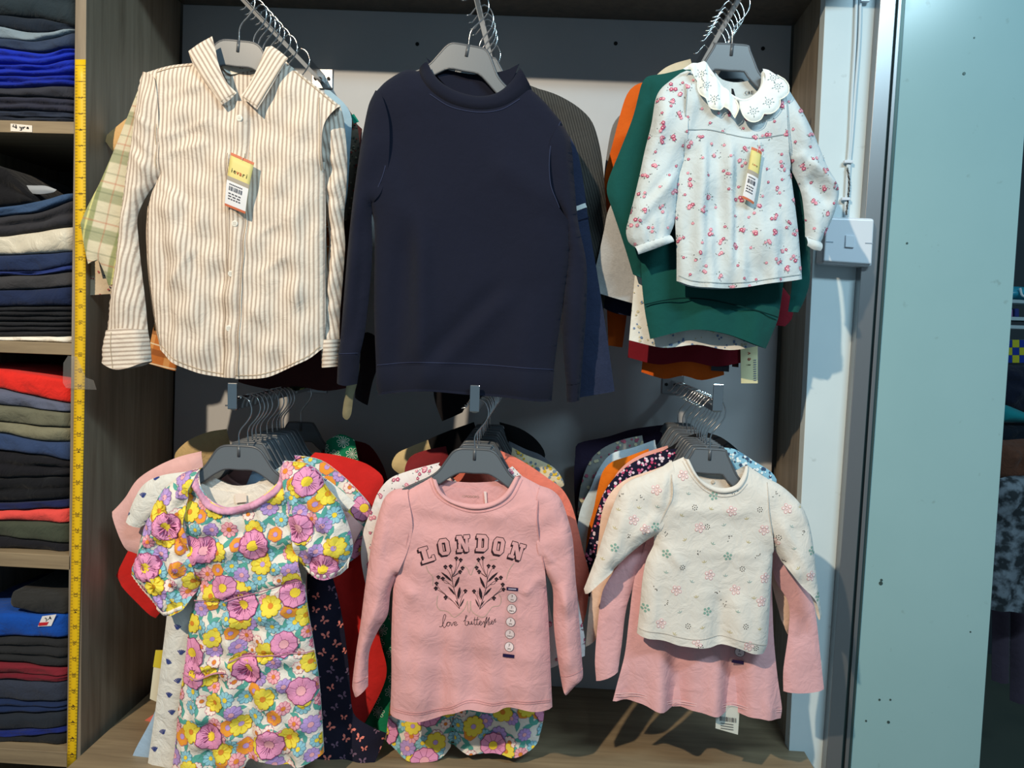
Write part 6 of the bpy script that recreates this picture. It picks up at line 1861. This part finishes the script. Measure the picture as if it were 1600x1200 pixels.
L2 = lambda a, b: [(-95, a-(b-a)*.5), (0, a), (118, b)]
ST_ = [
 # top compartment
 ('folded_trousers', 'dark teal grey folded trousers at the very top of the left shelves', 'trousers', (38, 50, 58), L2(-40, -36), [(-95, 18), (0, 21), (60, 26), (118, 40)], 2),
 ('folded_jeans', 'dark navy folded jeans just above the pale grey trousers', 'jeans', (28, 38, 52), [(-95, 18), (0, 21), (60, 26), (118, 40)], [(-95, 38), (0, 40), (50, 50), (85, 48), (118, 42)], 1),
 ('folded_trousers', 'pale blue grey folded trousers on the royal blue stack of the top shelf', 'trousers', (128, 146, 160), [(-95, 38), (0, 40), (50, 50), (85, 48), (118, 42)], [(-95, 58), (0, 58), (45, 64), (85, 57), (118, 45)], 1),
 ('folded_trousers', 'slate blue folded trousers between the pale grey and the royal blue ones', 'trousers', (48, 62, 88), [(-95, 58), (0, 58), (45, 64), (85, 57), (118, 45)], [(-95, 72), (0, 73), (60, 81), (118, 70)], 1),
 ('folded_trousers', 'uppermost royal blue folded trousers of the top shelf', 'trousers', (22, 48, 178), [(-95, 72), (0, 73), (60, 81), (118, 71)], [(-95, 95), (0, 98), (70, 100), (118, 84)], 2),
 ('folded_trousers', 'second royal blue folded trousers from the top', 'trousers', (20, 44, 168), [(-95, 95), (0, 98), (70, 100), (118, 85)], [(-95, 114), (0, 116), (80, 117), (118, 112)], 2),
 ('folded_trousers', 'lowest royal blue folded trousers, just above the charcoal ones', 'trousers', (18, 40, 150), [(-95, 114), (0, 116), (80, 117), (118, 113)], [(-95, 135), (0, 137), (118, 131)], 2),
 ('folded_trousers', 'charcoal folded trousers right under the royal blue ones', 'trousers', (52, 54, 64), [(-95, 135), (0, 137), (118, 132)], [(-95, 150), (0, 148), (118, 152)], 1),
 ('folded_trousers', 'dark slate crumpled folded trousers near the bottom of the top shelf', 'trousers', (44, 46, 62), [(-95, 150), (0, 148), (118, 152)], [(-95, 170), (0, 172), (118, 175)], 2),
 ('folded_trousers', 'thin navy grey folded trousers above the lowest pair of the top shelf', 'trousers', (40, 48, 66), [(-95, 170), (0, 172), (118, 175)], [(-95, 180), (0, 181), (118, 184)], 1),
 ('folded_trousers', 'lowest dark folded trousers lying on the stickered shelf board', 'trousers', (34, 40, 54), [(-95, 180), (0, 181), (118, 184)], [(-95, 188), (0, 189.5), (118, 192.5)], 1),
 # second compartment
 ('folded_jacket', 'black folded jacket on the left top of the second shelf stack', 'jacket', (20, 20, 24), [(-95, 245), (0, 258), (30, 284), (44, 305)], [(-95, 320), (0, 322), (44, 316)], 2),
 ('folded_jeans', 'mid blue denim jeans sloping up to the tape on the second shelf', 'jeans', (54, 78, 112), [(-95, 322), (0, 324), (55, 314), (118, 298)], [(-95, 338), (0, 337), (60, 330), (118, 307)], 1),
 ('folded_jeans', 'charcoal folded jeans above the cream satin garment', 'jeans', (46, 46, 52), [(-95, 340), (0, 337), (60, 330), (118, 307)], [(-95, 366), (0, 369), (60, 360), (118, 351)], 2),
 ('folded_satin_garment', 'cream satin folded garment on the second shelf', 'garment', (206, 200, 184), [(-95, 366), (0, 369), (60, 360), (118, 351)], [(-95, 396), (0, 398), (60, 396), (118, 391)], 1),
 ('folded_jeans', 'navy denim jeans right under the cream satin garment', 'jeans', (34, 48, 82), [(-95, 396), (0, 398), (60, 396), (118, 391)], [(-95, 422), (0, 424), (60, 424), (118, 411)], 1),
 ('folded_trousers', 'thin bright navy fold between the denim and the charcoal jeans', 'trousers', (36, 52, 112), [(-95, 422), (0, 424), (60, 424), (118, 411)], [(-95, 428), (0, 429), (60, 430), (118, 420)], 1),
 ('folded_jeans', 'charcoal jeans with a seam at the left on the second shelf', 'jeans', (60, 60, 64), [(-95, 428), (0, 429), (60, 430), (118, 421)], [(-95, 452), (0, 453), (60, 451), (118, 446)], 1),
 ('folded_trousers', 'plain dark navy trousers above the black jeans of the second shelf', 'trousers', (28, 40, 72), [(-95, 452), (0, 453), (60, 451), (118, 446)], [(-95, 480), (0, 479), (118, 477)], 1),
 ('folded_jeans', 'crumpled black jeans on the second shelf, upper of the two', 'jeans', (26, 27, 32), [(-95, 480), (0, 479), (118, 478)], [(-95, 503), (0, 502), (118, 503)], 3),
 ('folded_jeans', 'crumpled black jeans lying on the white sheet', 'jeans', (30, 31, 36), [(-95, 503), (0, 502), (118, 503)], [(-95, 526), (0, 526), (118, 525)], 3),
 ('folded_sheet', 'flat white folded sheet at the bottom of the second shelf', 'sheet', (236, 232, 222), [(-95, 526), (0, 526), (118, 525)], [(-95, 533), (0, 534), (118, 536)], 1),
 # third compartment
 ('folded_sweater', 'bright red folded sweater on top of the third shelf stack', 'sweater', (222, 44, 36), [(-95, 572), (0, 577), (60, 586), (118, 597)], [(-95, 602), (0, 607), (60, 622), (118, 634)], 1),
 ('folded_trousers', 'slate grey folded trousers under the bright red sweater', 'trousers', (92, 98, 120), [(-95, 602), (0, 607), (60, 622), (118, 634)], [(-95, 628), (0, 633), (60, 640), (118, 646)], 1),
 ('folded_trousers', 'olive grey trousers with a stitched pocket on the third shelf', 'trousers', (104, 104, 88), [(-95, 628), (0, 633), (60, 640), (118, 646)], [(-95, 655), (0, 660), (60, 666), (118, 670)], 1),
 ('folded_trousers', 'lighter sage trousers under the olive grey pair', 'trousers', (122, 120, 100), [(-95, 655), (0, 660), (60, 666), (118, 670)], [(-95, 673), (0, 677), (60, 690), (118, 692)], 1),
 ('folded_jeans', 'steel blue jeans under the sage trousers', 'jeans', (48, 66, 102), [(-95, 673), (0, 677), (60, 690), (118, 692)], [(-95, 702), (0, 704), (60, 712), (118, 725)], 1),
 ('folded_jacket', 'black leather look folded jacket on the third shelf', 'jacket', (22, 22, 28), [(-95, 702), (0, 704), (60, 712), (118, 725)], [(-95, 748), (0, 748), (60, 747), (118, 744)], 2),
 ('folded_jacket', 'matt black folded jacket under the leather look one', 'jacket', (18, 19, 24), [(-95, 748), (0, 748), (60, 747), (118, 744)], [(-95, 787), (0, 787), (118, 780)], 2),
 ('folded_trousers', 'thin navy fold just above the coral garment', 'trousers', (28, 34, 74), [(-95, 787), (0, 787), (118, 781)], [(-95, 797), (0, 797), (118, 794)], 1),
 ('folded_shirt', 'coral red folded shirt on the third shelf', 'shirt', (224, 78, 72), [(-95, 797), (0, 797), (118, 795)], [(-95, 811), (0, 814), (60, 816), (118, 819)], 1),
 ('folded_trousers', 'dark olive green trousers under the coral red shirt', 'trousers', (66, 72, 60), [(-95, 812), (0, 814), (60, 816), (118, 819)], [(-95, 838), (0, 839), (60, 846), (118, 855)], 1),
 ('folded_trousers', 'black folded trousers at the bottom of the third shelf', 'trousers', (24, 24, 30), [(-95, 838), (0, 839), (60, 846), (118, 855)], [(-95, 862), (0, 864.5), (118, 868)], 1),
 # bottom compartment
 ('folded_trousers', 'charcoal folded trousers on top of the bottom shelf stack', 'trousers', (46, 46, 46), [(14, 927), (60, 931), (118, 930)], [(14, 950), (60, 962), (118, 960)], 1),
 ('folded_sweatshirt', 'bright blue folded sweatshirt with a white label on the bottom shelf', 'sweatshirt', (16, 74, 166), [(-95, 966), (0, 958), (60, 962), (118, 958)], [(-95, 998), (0, 997), (60, 996), (118, 1000)], 1),
 ('folded_jeans', 'black rolled jeans with a thick hem on the bottom shelf', 'jeans', (38, 39, 42), [(-95, 999), (0, 998), (60, 997), (118, 1001)], [(-95, 1036), (0, 1035), (60, 1043), (118, 1046)], 3),
 ('folded_shirt', 'upper maroon folded shirt under the black rolled jeans', 'shirt', (120, 34, 46), [(-95, 1036), (0, 1035), (60, 1043), (118, 1047)], [(-95, 1052), (0, 1053), (118, 1058)], 1),
 ('folded_shirt', 'lower maroon folded shirt on the bottom shelf', 'shirt', (108, 28, 42), [(-95, 1052), (0, 1053), (118, 1058)], [(-95, 1062), (0, 1063), (118, 1067)], 1),
 ('folded_jeans', 'grey navy denim jeans under the maroon shirts', 'jeans', (50, 56, 72), [(-95, 1062), (0, 1063), (118, 1067)], [(-95, 1094), (0, 1095), (118, 1100)], 1),
 ('folded_jeans', 'dark blue jeans with frayed edge on the bottom shelf', 'jeans', (28, 44, 80), [(-95, 1094), (0, 1095), (118, 1100)], [(-95, 1116), (0, 1118), (118, 1112)], 2),
 ('folded_jeans', 'charcoal navy jeans near the bottom of the left unit', 'jeans', (36, 42, 52), [(-95, 1116), (0, 1118), (118, 1112)], [(-95, 1141), (0, 1144), (118, 1137)], 1),
 ('folded_trousers', 'royal navy trousers, second from the bottom of the left unit', 'trousers', (26, 40, 110), [(-95, 1141), (0, 1144), (118, 1137)], [(-95, 1149), (0, 1152), (118, 1147)], 1),
 ('folded_trousers', 'nearly black trousers lying on the lowest shelf board', 'trousers', (34, 36, 40), [(-95, 1149), (0, 1152), (118, 1147)], [(-95, 1172), (0, 1173), (118, 1176)], 1),
]
for i, (nm, lb, ct, rgb, tp, bt, lo) in enumerate(ST_):
    kw = dict(x0=14) if tp[0][0] == 14 else {}
    if 'left top' in lb: kw['x1'] = 44
    M_ = None
    if 'satin' in nm:
        M_ = cloth('cream_satin', rgb, .03, .5, .05, rough=.35, sheen=0)
    o = folded(nm, lb, ct, rgb, tp, bt, lo, seed=i+3, mat=M_, heather=.25 if 'denim' in lb else 0, **kw)
    if 'white label' in lb:
        mb = MB(); mb.prism([P(x, y, YS-.0035) for x, y in ((66, 963), (88, 960), (80, 978), (59, 979))], .0008)
        tgl = mb.build('label', ink((226, 222, 224)), o)
        mb = MB(); mb.prism([P(x, y, YS-.0043) for x, y in ((61, 973), (76, 972), (73, 977), (60, 978))], .0005); mb.build('red_mark', ink((190, 40, 50)), tgl)
        mb = MB(); text_px(mb, '3-4', 75, 967, 8, flat(YS-.0044), -.35, bold=.03); props(mb.build('lettering', M_black, tgl), kind='stuff')
# stiff white flap of packaging on the denim
S = Sheet([(35, 289, 'c'), (52, 289.5), (70, 290), (87, 296, 'c'), (82, 300), (60, 303), (43, 301, 'c')], YS+.02, .003, 8, noise=.0006, seed=3, h=4)
props(sheet_obj('paper_flap', [S], plain('white_flap', (150, 156, 164), .6), None), 'small white paper flap sticking out above the mid blue denim jeans', 'paper')

# ------------------------------------------------------------------ view past the glazed panel, right edge
mb = MB(); mb.box((2.3, 3.6, 1.3), (2.6, .03, 3.6))
props(mb.build('wall_far', plain('dark_wall', (40, 52, 58), .7)), kind='structure')
mb = MB(); mb.box((1.9, 2.5, -.02), (2.0, 2.4, .04))
props(mb.build('floor', paint('dark_tiles', (66, 76, 70), (84, 90, 80), .35, 4)), kind='structure')
YQ = 2.9
shf = thing('wall_shelf', 'pale shelf with small goods beyond the glazed panel at the right edge', 'shelf', P(1620, 480, YQ))
for y in (470, 497, 510):
    mb = MB(); a = P(1560, y, YQ); mb.box((a.x+.2, YQ+.1, a.z), (.4, .22, .012))
    mb.build('board', plain('pale_shelf', (170, 190, 196), .5), shf)
def bxx(name, q, Y, d, mat, label, cat, bevel=.004):
    mb = MB(); mb.prism([P(x, y, Y) for x, y in q], d)
    return props(mb.build(name, mat, None, bevel=bevel), label, cat)
S = Sheet([(1573, 468, 'c'), (1576, 452), (1590, 447), (1615, 448), (1632, 456), (1634, 468, 'c')], YQ+.03, .05, 14, noise=.002, seed=4, h=5)
props(sheet_obj('blue_bag', [S], plain('turquoise_bag', (30, 150, 176), .35), None), 'turquoise bag on the top board of the far right shelf', 'bag')
mb = MB(); mb.tube([P(x, y, YQ-.03) for x, y in spline([(1594, 450), (1598, 462), (1612, 462), (1616, 450)], 3, False)[0]], .004, 6)
mb.build('handle', ink((220, 232, 236)), bpy.data.objects['blue_bag'])
bxx('small_box', [(1576, 483), (1583, 483), (1583, 496), (1576, 496)], YQ+.02, .05, ink((150, 110, 160)), 'small mauve box on the far right shelf', 'box')
bxx('small_box', [(1586, 482), (1593, 482), (1593, 496), (1586, 496)], YQ+.02, .05, ink((50, 60, 120)), 'small indigo box on the far right shelf', 'box')
cbx = thing('chequered_box', 'blue and yellow chequered box at the far right edge', 'box', P(1600, 560, YQ))
for i in range(4):
    for j in range(3):
        q = [(1571+i*11, 531+j*12), (1582+i*11, 531+j*12), (1582+i*11, 543+j*12), (1571+i*11, 543+j*12)]
        mb = MB(); mb.prism([P(x, y, YQ) for x, y in q], .06)
        mb.build('panel', ink((30, 56, 140)) if (i+j) % 2 == 0 else ink((176, 176, 50)), cbx, bevel=.0015)
for k, (q, rgb, lb) in enumerate(([[(1570, 575), (1600, 572), (1640, 580), (1640, 640), (1568, 640)], (20, 26, 44), 'dark navy folded bundle under the chequered box'],
                      [[(1566, 668), (1600, 664), (1640, 668), (1640, 704), (1564, 700)], (12, 22, 34), 'black bag under the turquoise cushion at the right edge'],
                      [[(1565, 698), (1590, 692), (1640, 696), (1640, 752), (1562, 752)], (92, 58, 44), 'brown furry bag above the mottled tunic at the right edge'])):
    S = Sheet(q, YQ-.2-.12*k, .06, 26, noise=.006, nscale=14, seed=k+5, h=6)
    props(sheet_obj(('cloth_bundle', 'black_bag', 'brown_bag')[k], [S], cloth('far_cloth', rgb, .3, .6, .4), None), lb, ('bundle', 'bag', 'bag')[k])
S = Sheet([(1569, 662, 'c'), (1570, 642), (1582, 635), (1598, 640), (1625, 652), (1640, 664, 'c')], YQ-.34, .05, 18, noise=.002, seed=9, h=5)
props(sheet_obj('cushion', [S], cloth('teal_cushion', (20, 126, 134)), None), 'teal cushion between dark goods at the far right edge', 'cushion')
m, nt, b = nodes_of('mottled_cloth', .85)
tc = nd(nt, 'ShaderNodeTexCoord'); nz = nd(nt, 'ShaderNodeTexNoise', i_Scale=34.0, i_Detail=3.0); cr = nd(nt, 'ShaderNodeValToRGB')
nt.links.new(tc.outputs['Object'], nz.inputs['Vector']); nt.links.new(nz.outputs['Fac'], cr.inputs[0])
cr.color_ramp.elements[0].position = .42; cr.color_ramp.elements[0].color = lin((34, 42, 48)); cr.color_ramp.elements[1].position = .62; cr.color_ramp.elements[1].color = lin((122, 132, 142))
nt.links.new(cr.outputs[0], b.inputs['Base Color'])
tun = thing('mottled_tunic', 'grey and black mottled tunic hanging at the far right edge', 'tunic', P(1600, 760, 2.35))
S = Sheet([(1562, 756, 'c'), (1590, 748), (1640, 748, 'c'), (1650, 850), (1655, 955, 'co'), (1600, 957, 'o'), (1545, 955, 'c'), (1552, 860)], 2.35, .04, 30, noise=.006, nscale=22, seed=7, h=7)
sheet_obj('body', [S], m, tun)
trs = thing('mauve_trousers', 'dusky mauve trousers hanging below the mottled tunic', 'trousers', P(1580, 950, 2.5))
for x in (1557, 1586):
    S = Sheet([(x, 950, 'c'), (x+28, 950, 'c'), (x+28, 1000), (x+27, 1068 if x < 1570 else 1100, 'co'), (x-1, 1068 if x < 1570 else 1100, 'c'), (x, 1000)], 2.5, .025, 14, noise=.003, seed=x, h=7)
    sheet_obj('leg', [S], cloth('mauve_cloth', (70, 60, 74)), trs)
